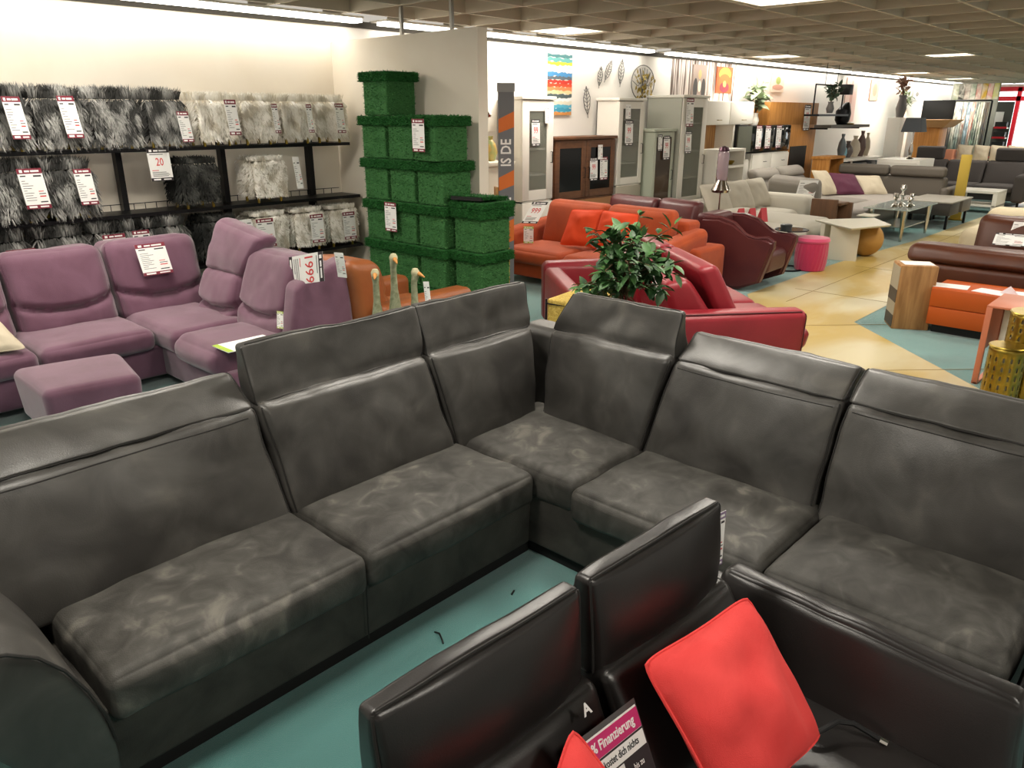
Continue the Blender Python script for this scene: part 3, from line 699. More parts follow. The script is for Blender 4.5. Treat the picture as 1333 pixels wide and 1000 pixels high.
# ------------------------------------------------------------------ shelf and fur stools
t = thing('shelf_rack', 'black steel wall rack with three shelves of fur stools', 'shelf', (2.2, 7.1, 0))
for z in (.58, 1.10, 1.635):
    bm = bmesh.new(); abox(bm, -1.2, 5.04 if z < 1.5 else 4.95, 6.9, 7.24, z-.03, z); 
    f = finish('shelf_board', bm, STEEL, t)
    bm = bmesh.new()
    for k in range(62): abox(bm, -1.2+k*.1, -1.195+k*.1, 7.225, 7.23, z, z+.05)
    abox(bm, -1.2, 5.0, 7.222, 7.234, z+.05, z+.056)
    finish('wire_rail', bm, STEEL, f, smooth=False)
for x in (-.2, .82, 1.75, 2.72, 3.68, 4.65):
    box('upright', x-.025, x+.025, 7.18, 7.26, 0, 1.66, STEEL, t)
def fur_mesh(name, m, seed, w=.37, hgt=.36, N=3600, ln=.085, fluff=1.0):
    rr = random.Random(seed); bm = bmesh.new(); hw = w/2-.015
    abox(bm, -hw+.01, hw-.01, -hw+.03, hw-.03, .05, hgt-.03, .08, seg=4)
    cl = bm.loops.layers.float_color.new('tone') if False else None
    lay = bm.verts.layers.float.new('tone')
    for v in bm.verts: v[lay] = .15
    for k in range(N):
        face = rr.choice(('f', 'f', 'f', 'l', 'r', 't', 't', 'b'))
        a, b = rr.uniform(-1, 1), rr.random()
        if face == 'f': p = Vector((a*hw, -hw+.02, .06+b*(hgt-.07))); n = Vector((0, -1, 0))
        elif face == 'b': p = Vector((a*hw, hw-.02, .06+b*(hgt-.07))); n = Vector((0, 1, 0))
        elif face == 'l': p = Vector((-hw, a*(hw-.02), .06+b*(hgt-.07))); n = Vector((-1, 0, 0))
        elif face == 'r': p = Vector((hw, a*(hw-.02), .06+b*(hgt-.07))); n = Vector((1, 0, 0))
        else: p = Vector((a*hw, rr.uniform(-1, 1)*(hw-.02), hgt-.01)); n = Vector((0, 0, 1))
        swirl = noise.noise(Vector((p.x*9+seed, p.z*9, seed*2.1)))*2.2
        side = Vector((math.cos(swirl+rr.uniform(-.4, .4)), 0, 0)) if face in 'fb' else Vector((0, .6, 0))
        dr = (n*.55*fluff+side*math.sin(swirl)*.8+Vector((rr.uniform(-.3, .3), rr.uniform(-.3, .3), -.75 if face != 't' else .1))).normalized()
        L = ln*rr.uniform(.6, 1.15); wd = Vector((dr.z, 0, -dr.x)) if abs(dr.y) < .9 else Vector((1, 0, 0))
        wd = wd.normalized()*.0035 if wd.length > .01 else Vector((.0035, 0, 0))
        q = p+dr*L*.55+n*.012; e = q+(dr+Vector((0, 0, -.35))).normalized()*L*.45
        tn = max(0, min(1, .5+noise.noise(Vector((p.x*11+seed*3, p.y*5, p.z*11)))*.9+rr.uniform(-.18, .18)))
        vs_ = [bm.verts.new(p-wd), bm.verts.new(p+wd), bm.verts.new(q+wd), bm.verts.new(q-wd), bm.verts.new(e)]
        for v, s in zip(vs_, (.5, .5, 1, 1, 1.15)): v[lay] = min(1, tn*s)
        bm.faces.new(vs_[:4]); bm.faces.new((vs_[3], vs_[2], vs_[4]))
    me = bpy.data.meshes.new(name); bm.to_mesh(me); bm.free(); me.materials.append(m)
    return me
FURG = mat('gray_fur', '#3a3a38', .8, col2='#b0afab', attr='tone', contrast=(.22, .85))
FURW = mat('cream_fur', '#cdc5b2', .8, col2='#fffcf4', attr='tone', contrast=(.05, .6))
FURD = mat('dark_fur', '#1c1d1b', .8, col2='#4b4c48', attr='tone', contrast=(.25, .95))
fm = {'g': [fur_mesh('fur_cover', FURG, s) for s in (1, 2)], 'w': [fur_mesh('fur_cover', FURW, s, ln=.06) for s in (3, 4)], 'd': [fur_mesh('fur_cover', FURD, 5, ln=.05, fluff=.6)],
      'c': [fur_mesh('fur_cover', FURW, 6, ln=.035, fluff=.5)]}
legmesh = None
def stool(kind, x, y, z, lab, grp, rz=0, k=0, sc=1):
    global legmesh
    t = thing('fur_stool', lab, 'fur stool', (x, y, z), grp); t.rotation_euler.z = rz
    me = fm[kind][k % len(fm[kind])]
    o = bpy.data.objects.new('fur_cover', me); C.objects.link(o); o.parent = t; o.scale = (sc, 1, 1.12)
    if legmesh is None:
        bm = bmesh.new(); atube(bm, [(0, 0, 0), (0, 0, .06)], .014, 8); me2 = bpy.data.meshes.new('leg'); bm.to_mesh(me2); bm.free(); me2.materials.append(GOLD); legmesh = me2
    for a in (-1, 1):
        for b in (-1, 1):
            l = bpy.data.objects.new('leg', legmesh); C.objects.link(l); l.parent = t; l.location = (a*.12, b*.11, 0)
    return t
YS = 7.02
top = [(.95, 'g'), (1.36, 'g'), (1.77, 'g'), (2.19, 'g'), (2.60, 'g'), (3.02, 'g'), (3.47, 'w'), (3.86, 'w'), (4.28, 'w'), (4.68, 'w')]
names_top = ['', '', 'leftmost gray fur stool on the top shelf, cut by the photo edge', 'gray fur stool on the top shelf between two tags', 'wide light-tipped gray fur stool on the top shelf above the left upright', 'last gray fur stool on the top shelf, before the cream ones']
top = [(1.80, 'g', 'leftmost gray fur stool on the top shelf, cut by the photo edge'), (2.20, 'g', 'second gray fur stool from the left on the top shelf'), (2.62, 'g', 'third gray fur stool on the top shelf, with silvery top, over the upright'),
       (3.04, 'g', 'rightmost gray fur stool on the top shelf, next to the cream ones'), (3.50, 'w', 'first cream fur stool on the top shelf, beside the gray ones'), (3.92, 'w', 'second cream fur stool on the top shelf'),
       (4.33, 'w', 'third cream fur stool on the top shelf'), (4.71, 'w', 'last cream fur stool on the top shelf, beside the stub wall')]
for k, (x, kd, lab) in enumerate(top): stool(kd, x, YS, 1.635, lab, 'fur stools on the top shelf', k=k, sc=1.02 if x != 3.04 else .9, rz=0)
mid = [(1.76, 'g', 'leftmost gray fur stool on the middle shelf'), (2.19, 'g', 'second gray fur stool on the middle shelf, left of the upright'), (3.27, 'd', 'dark fur stool alone beside the 20 sign on the middle shelf'), (3.97, 'c', 'short-haired cream fur stool alone on the middle shelf')]
for k, (x, kd, lab) in enumerate(mid): stool(kd, x, YS, 1.10, lab, 'fur stools on the middle shelf', k=k)
low = [(1.62, 'g', 'leftmost gray fur stool on the lowest shelf'), (2.05, 'g', 'second gray fur stool on the lowest shelf'), (2.47, 'g', 'third gray fur stool on the lowest shelf behind the mauve back'), (2.9, 'g', 'fourth gray fur stool on the lowest shelf'), (3.40, 'd', 'dark fur stool on the lowest shelf left of the cream ones'),
       (3.93, 'c', 'first cream fur stool on the lowest shelf, behind the mauve headrest'), (4.36, 'c', 'middle cream fur stool on the lowest shelf'), (4.78, 'c', 'rightmost cream fur stool on the lowest shelf, by the grass boxes')]
for k, (x, kd, lab) in enumerate(low): stool(kd, x, YS, .58, lab, 'fur stools on the lowest shelf', k=k)
for k, x in enumerate((4.3, 4.74)):
    stool('c', x, 7.04, 0, ('cream fur stool on the floor under the rack, left one', 'cream fur stool on the floor under the rack, in the corner')[k], 'fur stools on the floor')
def stag(x, z, w, h, lab, tilt=.05, y=6.74, hd=TAGH, **k):
    card('price_tag', lab, 'price tag', (x, y, z), (1, 0, 0), (tilt, -.02, -1), w, h, 'price tags on the fur stools', head=hd, **k)
stag(1.80, 2.03, .12, .30, 'tag on the leftmost gray stool of the top shelf', .09)
stag(2.17, 2.04, .12, .31, 'tag on the second gray stool of the top shelf', .1)
stag(3.08, 1.93, .1, .25, 'tag on the edge between gray and cream stools of the top shelf', .1)
stag(3.52, 2.03, .11, .30, 'tag on the first cream stool of the top shelf', .08)
stag(3.98, 2.0, .06, .26, 'narrow turned tag on the second cream stool of the top shelf', .08)
stag(4.35, 2.0, .06, .26, 'narrow turned tag on the third cream stool of the top shelf', .06)
stag(4.68, 2.01, .1, .28, 'tag on the last cream stool of the top shelf', .06)
stag(1.80, 1.52, .17, .30, 'big tag on the leftmost stool of the middle shelf', .08)
stag(2.19, 1.50, .13, .28, 'tag on the second gray stool of the middle shelf', .08)
stag(4.15, 1.52, .07, .3, 'narrow white tag on the side of the lone cream stool', .1, hd=PAPER)
stag(1.62, .93, .2, .2, 'tag on the leftmost stool of the lowest shelf', .05)
stag(2.32, .97, .18, .26, 'tag on the third stool of the lowest shelf', .05)
stag(2.56, .98, .14, .26, 'tag on the fourth stool of the lowest shelf', .05)
stag(3.52, .98, .13, .2, 'small tag on the dark stool of the lowest shelf', .3, hd=PAPER)
stag(3.70, .97, .18, .27, 'tag on the first cream stool of the lowest shelf', .05)
stag(4.29, .96, .15, .28, 'tag on the middle cream stool of the lowest shelf', .03)
stag(4.68, .95, .15, .28, 'tag on the rightmost cream stool of the lowest shelf', .03)
card('price_sign', 'hanging sign reading 20 under the top shelf', 'price sign', (2.84, 6.88, 1.63), (1, 0, 0), (.04, 0, -1), .19, .27, head=TAGB, style='big', big='20')

# ------------------------------------------------------------------ grass boxes
GRASS = mat('grass_turf', '#1d5323', .9, col2='#609f5c', attr='tone', contrast=(.1, .95))
GRASSL = mat('grass_turf_lid', '#0f4a16', .9, col2='#2c7a32', attr='tone', contrast=(.1, .95))
def turf(name, w, d, z0, z1, m, seed, N):
    rr = random.Random(seed); bm = bmesh.new(); lay = bm.verts.layers.float.new('tone')
    abox(bm, -w/2, w/2, -d/2, d/2, z0, z1, .012)
    for v in bm.verts: v[lay] = .3
    for k in range(N):
        f = rr.choice('xxyyt' if name == 'lid' else 'xxyyXY'); a, b = rr.uniform(-1, 1), rr.random()
        if f == 'x': p = Vector((-w/2, a*d/2, z0+b*(z1-z0))); n = Vector((-1, 0, 0))
        elif f == 'X': p = Vector((w/2, a*d/2, z0+b*(z1-z0))); n = Vector((1, 0, 0))
        elif f == 'y': p = Vector((a*w/2, -d/2, z0+b*(z1-z0))); n = Vector((0, -1, 0))
        elif f == 'Y': p = Vector((a*w/2, d/2, z0+b*(z1-z0))); n = Vector((0, 1, 0))
        else: p = Vector((a*w/2, rr.uniform(-1, 1)*d/2, z1)); n = Vector((0, 0, 1))
        j = Vector((rr.uniform(-1, 1), rr.uniform(-1, 1), rr.uniform(-1, .6)))
        e = p+n*rr.uniform(.005, .016)+j*.008; s = Vector((rr.uniform(-1, 1), rr.uniform(-1, 1), rr.uniform(-1, 1))).normalized()*.0042
        q = [bm.verts.new(p-s), bm.verts.new(p+s), bm.verts.new(e)]; tn = rr.random()
        for v in q: v[lay] = tn
        bm.faces.new(q)
    me = bpy.data.meshes.new(name); bm.to_mesh(me); bm.free(); me.materials.append(m); return me
tb = turf('turf_body', .34, .34, 0, .3, GRASS, 1, 3000); tl_ = turf('lid', .40, .40, .29, .375, GRASSL, 2, 2200)
def gbox(x, y, z, lab, rz=0, grp='artificial grass boxes stacked by the stub wall', s=1, lid=True):
    t = thing('grass_box', lab, 'grass box', (x, y, z), grp); t.rotation_euler.z = rz; t.scale = (s, s, 1)
    for me in ([tb, tl_] if lid else [tb]):
        o = bpy.data.objects.new(me.name.split('.')[0], me); C.objects.link(o); o.parent = t
    return t
rown = ['bottom', 'second', 'third', 'fourth', 'top']
cols = [(4.79, 6.06, 5, 'leftmost grass box column'), (4.79, 5.67, 5, 'second grass box column'), (4.79, 5.28, 5, 'third grass box column'), (4.86, 4.87, 3, 'nearest grass box column')]
for ci, (x, y, n, cn) in enumerate(cols):
    for k in range(n):
        if (ci == 3): nm = ['bottom', 'second', 'top'][k]
        else: nm = rown[k]
        dx, dy, rz = 0, 0, 0
        if ci == 2 and k == 4: dx, dy, rz = -.06, -.03, math.radians(-8)
        if ci == 2 and k == 3: dx = -.0
        gbox(x+dx, y+dy, k*.38, '%s box of the %s' % (nm, cn), rz, s=1 if ci < 3 else 1.02)
gbox(4.8, 6.02, 1.9, 'single grass box crowning the stack', 0, s=1.0)
t = thing('box_lid', 'extra grass lid lying flat on the nearest grass box column', 'lid', (4.86, 4.87, 1.135), None)
lm = turf('lid', .42, .42, 0, .055, GRASSL, 5, 1500); o = bpy.data.objects.new('turf_top', lm); C.objects.link(o); o.parent = t
t = thing('box_lid', 'grass lid with dark inside, tilted open on top of the nearest column', 'lid', (4.84, 4.9, 1.205), None)
lm = turf('lid', .38, .38, 0, .03, GRASSL, 6, 1400); o = bpy.data.objects.new('turf_top', lm); C.objects.link(o); o.parent = t; o.rotation_euler = (0, math.radians(4), .2)
bm = bmesh.new(); abox(bm, -.2, -.16, -.17, .15, -.0, .03, M=T(4.84, 4.9, 1.208, rz=.2)); finish('dark_lining', bm, BLKP, t)
card('price_tag', 'tag on the grass box near the top of the third column', 'price tag', (4.505, 5.36, 1.87), (-.05, -1, 0), (0, 0, -1), .17, .27)
card('price_tag', 'tag hanging low on the grass box wall, third row of second column', 'price tag', (4.565, 5.88, 1.13), (0, -1, 0), (0, 0, -1), .17, .27)

# ------------------------------------------------------------------ banner pylon beside the stub wall
t = thing('banner_pylon', 'tall slim gray and orange lettered banner standing beside the orange sofa', 'banner', (6.22, 5.85, 0))
N_ = Vector((-.55, -.83, 0)).normalized(); U_ = Vector((.83, -.55, 0)).normalized()
o0 = Vector((6.15, 5.90, 0))
Mb = Matrix(((U_.x, 0, N_.x, o0.x), (U_.y, 0, N_.y, o0.y), (0, 1, 0, 0), (0, 0, 0, 1)))
def pan(x0, x1, y0, y1, z0, z1, m, nm, par):
    bm = bmesh.new(); abox(bm, x0, x1, y0, y1, z0, z1, M=Mb); return finish(nm, bm, m, par, smooth=False)
pg = pan(0, .17, .0, 2.16, -.03, 0, mat('banner_gray', '#6f7176', .6), 'banner_panel', t)
pan(-.008, .178, 2.13, 2.22, -.035, .005, mat('cap_gray', '#8d8f90', .5), 'cap', t)
OR = mat('banner_orange', '#d8702a', .6)
for y0, y1 in ((1.72, 1.9), (1.12, 1.3), (.52, .78)):
    bm = bmesh.new(); q = [Mb @ Vector(p) for p in ((0, y0, .0015), (.17, y0+.06, .0015), (.17, y1+.04, .0015), (0, y1-.04, .0015))]
    bm.faces.new([bm.verts.new(v) for v in q]); finish('orange_stripe', bm, OR, pg, smooth=False)
pan(0, .12, .02, .5, .0005, .0015, mat('banner_yellow', '#e0b010', .6), 'yellow_stripe', pg)
for s, y in (('DE', 1.58), ('IS', 1.42), ('RE', .98)):
    text('banner_print', s, .16, INKB, pg, Mb @ Matrix.Translation((.085, y, .002)) @ Matrix.Rotation(PI/2, 4, 'Z'), sx=.8, bold=.003)
pan(-.03, -.005, 0, 1.16, -.12, -.0, WOOD, 'wooden_edge', t)
t = thing('display_stand', 'thin black wire sign stand between the stub wall and the banner', 'sign stand', (5.75, 6.1, 0))
tube('pole', [(5.75, 6.1, 0), (5.75, 6.1, 1.75)], .008, STEEL, t); lathe('foot', [(0, 0), (.12, 0), (.12, .01), (0, .012)], STEEL, t, 20, T(5.75, 6.1, 0))
card('price_sign', 'white sale sign with red figures on the thin wire stand', 'price sign', (5.60, 6.12, 1.40), (.83, -.55, 0), (0, 0, -1), .15, .25, head=TAGB, style='big', big='99')

# ------------------------------------------------------------------ orange sofa
t = thing('sofa', 'burnt orange velvet two-seat sofa with two brighter cushions', 'sofa', (7.2, 5.4, 0))
soft('base_frame', 6.62, 7.75, 4.3, 6.35, .1, .3, ORAN, t, .03, step=.2)
soft('seat_cushion', 6.5, 7.3, 5.33, 6.2, .27, .44, ORAN, t, .07, {'z+': .03, 'x-': .02}); soft('seat_cushion', 6.5, 7.3, 4.42, 5.31, .27, .44, ORAN, t, .07, {'z+': .03, 'x-': .02})
for y0, y1 in ((5.31, 6.18), (4.42, 5.29)):
    lean_back(t, 'backrest', D(7.15, y1, .4), D(7.15, y0, .4), D(7.32, y1, .93), D(7.32, y0, .92), nX, .3, .2, ORAN, .08, puff={'y-': .05})
soft('back_shell', 7.45, 7.75, 4.3, 6.3, .1, .8, ORAN, t, .05, step=.2)
Hex([(6.6, 6.42, .1), (6.6, 6.2, .1), (7.7, 6.2, .1), (7.7, 6.42, .1)], [(6.55, 6.5, .56), (6.55, 6.28, .56), (7.7, 6.28, .68), (7.7, 6.5, .68)], r=.07, puff={'z+': .02}).build('armrest', ORAN, t, .06)
Hex([(6.6, 4.42, .1), (6.6, 4.2, .1), (7.7, 4.2, .1), (7.7, 4.42, .1)], [(6.55, 4.4, .56), (6.55, 4.15, .56), (7.7, 4.15, .72), (7.7, 4.4, .72)], r=.07, puff={'z+': .02}).build('armrest', ORAN, t, .06)
soft('armrest', 7.3, 7.9, 4.05, 4.3, .06, .54, ORAN, t, .05, step=.1)
for x, y in ((6.75, 6.3), (7.65, 6.3), (6.75, 4.3), (7.65, 4.3)): tube('foot', [(x, y, 0), (x, y, .1)], .02, LEGM, t)
red_cushion('cushion', 'bright orange cushion at the middle of the orange sofa, left of two', [(7.05, 5.6, .88), (7.15, 5.18, .9), (7.0, 5.1, .48), (6.85, 5.62, .48)], .14, 12, m=ORAP)
red_cushion('cushion', 'bright orange cushion behind the plant, right of two on the orange sofa', [(7.1, 5.2, .9), (7.18, 4.75, .88), (6.98, 4.68, .48), (6.9, 5.2, .48)], .14, 13, m=ORAP)
card('price_sign', 'white sale sign with red figures on the left back of the orange sofa', 'price sign', (7.02, 6.17, .92), (.45, -.89, 0), (-.45, .05, -.6), .19, .3, head=TAGB, style='big', big='999')
card('price_tag', 'small slip with green foot below the sale sign of the orange sofa', 'price tag', (6.78, 6.1, .66), (.45, -.89, 0), (0, 0, -1), .12, .2, head=mat('green_print', '#a9c64a', .6))

# ------------------------------------------------------------------ red leather sofa, turned to the aisle
AR = math.radians(-39.5)
Mr = Matrix.Translation((5.12, 1.96, 0)) @ Matrix.Rotation(AR, 4, 'Z')   # x forwards to the aisle, y along its width
t = thing('sofa', 'red leather sofa turned to the aisle, seen from its back, with loose headrests', 'sofa', tuple(Mr @ Vector((-.6, 1, 0))))
RD = 1.5
def rh(nm, b, tt, r=.05, m=REDL, step=.06, **k): return Hex([Mr @ Vector(p) for p in b], [Mr @ Vector(p) for p in tt], r=r, **k).build(nm, m, t, step)
def rect(x0, x1, y0, y1, z): return [(x0, y0, z), (x1, y0, z), (x1, y1, z), (x0, y1, z)]
rh('base_frame', rect(-RD+.1, -.05, .15, 2.0, .06), rect(-RD+.1, .02, .15, 2.0, .3), .03, step=.3)
rh('seat_cushion', rect(-.75, .12, .2, 1.07, .27), rect(-.75, .16, .2, 1.07, .44), .06, puff={'z+': .03, 'x+': .02})
rh('seat_cushion', rect(-.75, .12, 1.09, 1.95, .27), rect(-.75, .16, 1.09, 1.95, .44), .06, puff={'z+': .03, 'x+': .02})
h = Hex([Mr @ Vector(p) for p in rect(-RD, -.02, .0, .2, .08)], [Mr @ Vector(p) for p in rect(-RD, .0, .0, .17, .63)], r=.05, puff={'y-': .02, 'z+': .01}, seams=(('z', .38, .012, .012, 'y-'),))
o = h.build('armrest', REDL, t, .05); tube('seam', h.line(('a', {'b': .1, 'c': .99}, .02, .97)), .006, mat('dark_red_piping', '#4c1218', .6), o, 6)
tube('seam', h.line(('c', {'b': .1, 'a': .99}, .03, .97)), .006, mat('dark_red_piping', '#4c1218', .6), o, 6)
rh('armrest', rect(-RD, -.02, 1.98, 2.18, .08), rect(-RD, .0, 2.0, 2.2, .63), .06, puff={'y-': .02, 'z+': .01})
rh('back_shell', rect(-RD, -RD+.2, .15, 2.0, .08), rect(-RD, -RD+.16, .15, 2.0, .60), .05, step=.2)
for y0, y1 in ((.2, 1.07), (1.09, 1.95)):
    rh('backrest', rect(-.85, -.5, y0, y1, .40), [(-.98, y0, .80), (-.80, y0, .84), (-.80, y1, .84), (-.98, y1, .80)], .06, puff={'x+': .03})
    rh('headrest', rect(-.5, -.33, y0+.02, y1-.02, .43), [(-.74, y0+.02, .90), (-.60, y0+.02, .93), (-.60, y1-.02, .93), (-.74, y1-.02, .90)], .05, puff={'x+': .02})
for x, y in ((-RD+.15, .15), (-.15, .15), (-RD+.15, 2.05), (-.15, 2.05)):
    p = Mr @ Vector((x, y, 0)); tube('foot', [p, p+D(0, 0, .08)], .02, LEGM, t)
card('price_tag', 'white tag hanging on the back of the red leather sofa', 'price tag', Mr @ Vector((-1.01, .37, .88)), Mr.to_3x3() @ Vector((0.1, -1, 0)), (0, 0, -1), .13, .19, head=PAPER)

# yellow woven plinth
t = thing('wicker_plinth', 'square yellow woven plinth with dark cord edges behind the gray corner', 'plinth', (3.73, 2.86, 0))
YW = mat('yellow_wicker', '#c9ad55', .7, col2='#a98b35', nscale=70, bump=.8, bscale=110)
Mw = T(3.75, 2.85, 0, rz=math.radians(8))
soft('woven_body', -.2, .2, -.16, .16, 0, .83, YW, t, .015, M=Mw, step=.2)
bm = bmesh.new()
for a, b in ((-.2, -.16), (.2, -.16), (.2, .16), (-.2, .16)):
    atube(bm, [Mw @ Vector((a*1.01, b*1.01, 0)), Mw @ Vector((a*1.01, b*1.01, .83))], .006, 6)
atube(bm, [Mw @ Vector((a*1.02, b*1.02, .80)) for a, b in ((-.2, -.16), (.2, -.16), (.2, .16), (-.2, .16))], .005, 6, closed=True)
finish('cord_edge', bm, STEEL, t)

# plant
px, py = 3.68, 2.52
t = thing('potted_ficus', 'green leafy ficus plant rising behind the gray sofa corner', 'plant', (px, py, 0))
lathe('pot', [(0, 0), (.13, 0), (.17, .3), (.175, .32), (.155, .32), (.15, .28), (0, .27)], mat('gray_pot', '#77736a', .7), t, 24, T(px, py, 0))
bm = bmesh.new(); rr = random.Random(4); tips = []
for k in range(3): atube(bm, [(px+.015*k-.02, py, .27), (px+.03*math.sin(k*2), py+.03*math.cos(k*2), .7), (px+.02*math.sin(k*3), py+.02*math.cos(k*3), .95)], [.012, .01, .008], 8)
RX, RY = Vector((math.sin(A0), -math.cos(A0), 0)), Vector((math.cos(A0), math.sin(A0), 0))
for k in range(72):
    a = rr.uniform(0, 2*PI); el = rr.uniform(-.45, 1.3); L = rr.uniform(.16, .36)*(1.2 if k % 9 == 0 else .95)
    d = Vector((math.cos(a)*math.cos(el), math.sin(a)*math.cos(el), math.sin(el)))
    s = Vector((px, py, rr.uniform(.88, 1.12))); L *= (1-.22*max(0, d.z))
    e = s+d*L+D(0, 0, .02); tips.append((s, (s+e)/2+D(0, 0, .03), e)); atube(bm, tips[-1], [.006, .004, .002], 5, caps=False)
finish('stems', bm, BARK, t)
bm = bmesh.new()
def leaf(bm, p, d, L, up):
    d = d.normalized(); s = d.cross(up).normalized() if d.cross(up).length > .05 else Vector((1, 0, 0)); n = s.cross(d)
    prof = [(0, 0), (.2, .30), (.45, .42), (.75, .27), (1, 0)]
    mid = [bm.verts.new(p+d*L*x-n*L*.18*x*x) for x, w in prof]
    l = [bm.verts.new(p+d*L*x+s*L*w*.62+n*L*(.07-.18*x*x)) for x, w in prof[1:-1]]; r = [bm.verts.new(p+d*L*x-s*L*w*.62+n*L*(.07-.18*x*x)) for x, w in prof[1:-1]]
    for side in (l, r):
        bm.faces.new((mid[0], mid[1], side[0])); bm.faces.new((mid[1], mid[2], side[1], side[0])); bm.faces.new((mid[2], mid[3], side[2], side[1])); bm.faces.new((mid[3], mid[4], side[2]))
for (s, m_, e) in tips:
    for q in range(10):
        f = rr.uniform(.3, 1.05); b = s.lerp(e, f)+D(0, 0, .01)
        d = Vector((rr.uniform(-1, 1), rr.uniform(-1, 1), rr.uniform(-.9, .45)))+(e-s).normalized()*.7
        leaf(bm, b, d, rr.uniform(.06, .105), Vector((rr.uniform(-.4, .4), rr.uniform(-.4, .4), 1)))
finish('foliage', bm, LEAF, t)

# ------------------------------------------------------------------ maroon sofa and armchair
t = thing('sofa', 'long maroon leather sofa behind the orange sofa', 'sofa', (8.7, 5.4, 0))
soft('base_frame', 8.15, 9.0, 4.7, 6.35, .08, .32, MARO, t, .03, step=.2)
for y0, y1 in ((5.45, 6.2), (4.85, 5.43)):
    soft('seat_cushion', 8.02, 8.7, y0, y1, .3, .46, MARO, t, .06, {'z+': .02})
    lean_back(t, 'backrest', D(8.5, y1, .42), D(8.5, y0, .42), D(8.62, y1, .9), D(8.62, y0, .88), nX, .25, .2, MARO, .07, puff={'y-': .03})
for y0, y1 in ((6.2, 6.4), (4.65, 4.85)): soft('armrest', 8.1, 8.95, y0, y1, .08, .66, MARO, t, .07, {'z+': .01})
for x, y in ((8.25, 6.2), (8.9, 6.2), (8.25, 4.8), (8.9, 4.8)): tube('foot', [(x, y, 0), (x, y, .09)], .02, LEGM, t)
t = thing('armchair', 'maroon leather armchair with sweeping arm at the aisle edge', 'armchair', (8.2, 4.1, 0))
Ma = Matrix.Translation((8.42, 4.06, 0)) @ Matrix.Rotation(math.radians(-88), 4, 'Z')
def mh(nm, b, tt, r=.05, **k): return Hex([Ma @ Vector(p) for p in b], [Ma @ Vector(p) for p in tt], r=r, **k).build(nm, MARO, t, .05)
# side panel as an extruded curve
def side(nm, y0, y1):
    prof = [(-.42, .02), (.10, .02), (.34, .12), (.46, .52), (.46, .58), (.38, .61), (.24, .59), (.12, .62), (-.02, .74), (-.2, .79), (-.42, .78), (-.5, .6)]
    bm = bmesh.new(); A = [bm.verts.new(Ma @ Vector((x, y0, z))) for x, z in prof]; Bq = [bm.verts.new(Ma @ Vector((x, y1, z))) for x, z in prof]
    bm.faces.new(A); bm.faces.new(Bq)
    for i in range(len(prof)): bm.faces.new((A[i], A[(i+1) % len(prof)], Bq[(i+1) % len(prof)], Bq[i]))
    bmesh.ops.bevel(bm, geom=[e for e in bm.edges if abs((e.verts[0].co-e.verts[1].co).length-abs(y1-y0)) > .02], offset=.025, segments=3, affect='EDGES')
    return finish(nm, bm, MARO, t)
sd = side('armrest', -.38, -.26); side('armrest', .26, .38)
tube('arm_roll', [Ma @ Vector(p) for p in ((-.4, -.32, .785), (-.2, -.32, .795), (-.02, -.32, .745), (.12, -.32, .63), (.24, -.32, .60), (.38, -.32, .62), (.46, -.32, .58))], .022, MARO, sd, 8)
mh('seat_cushion', rect(-.3, .38, -.26, .26, .2), rect(-.3, .4, -.26, .26, .44), .06, puff={'z+': .03})
mh('backrest', rect(-.48, -.22, -.27, .27, .1), rect(-.55, -.32, -.27, .27, .82), .06)

# chrome lamp
lx, ly = 9.14, 4.84
t = thing('floor_lamp', 'slim chrome floor lamp with ribbed base and glass cylinder shade', 'floor lamp', (lx, ly, 0))
alm = bmesh.new()
for k in range(5):
    a = 2*PI*k/5; atube(alm, [(lx, ly, .22), (lx+.07*math.cos(a), ly+.07*math.sin(a), .12), (lx+.17*math.cos(a), ly+.17*math.sin(a), .01)], [.02, .025, .02], 8)
finish('base', alm, CHRO, t)
tube('pole', [(lx, ly, .2), (lx, ly, .95)], .012, CHRO, t)
lathe('reflector', [(.02, .95), (.11, .97), (.12, 1.0), (.06, 1.12), (.05, 1.14)], CHRO, t, 24, T(lx, ly, 0))
lathe('shade', [(.06, 1.12), (.07, 1.18), (.07, 1.44), (.06, 1.47)], mat('mauve_glass', '#b9a3ab', .15, spec=.7, trans=.4), t, 20, T(lx, ly, 0))
lathe('cap', [(.06, 1.47), (.07, 1.48), (.055, 1.52), (0, 1.54)], mat('plum_metal', '#4e3540', .3, metal=.7), t, 20, T(lx, ly, 0))

# ------------------------------------------------------------------ cream lounge sofa
t = thing('lounge_sofa', 'cream white lounge sofa with long chaise and three loose cushions', 'sofa', (11.3, 5.5, 0))
soft('base_frame', 9.5, 12.0, 4.9, 6.3, .12, .25, WHIF, t, .05, step=.3)
soft('seat_cushion', 9.3, 10.95, 4.35, 6.3, .16, .40, WHIF, t, .12, {'z+': .05}, step=.12)
soft('seat_cushion', 10.97, 12.0, 4.4, 6.3, .18, .42, WHIF, t, .12, {'z+': .05}, step=.12); soft('seat_cushion', 11.98, 12.65, 5.2, 6.2, .18, .42, WHIF, t, .12, {'z+': .03}, step=.12)
soft('backrest', 10.2, 12.9, 6.05, 6.38, .12, .64, WHIF, t, .1, step=.12)
soft('armrest', 9.45, 10.9, 5.15, 5.45, .3, .6, WHIF, t, .09, {'z+': .02})
soft('armrest', 12.6, 13.0, 5.1, 6.35, .12, .64, WHIF, t, .1, {'z+': .02})
for x, y in ((9.45, 4.55), (11.85, 4.6), (9.55, 6.15), (12.8, 6.2)): tube('leg', [(x, y, 0), (x, y, .18)], .02, STEEL, t)
LC = mat('light_beige_fabric', '#c2bbac', .9)
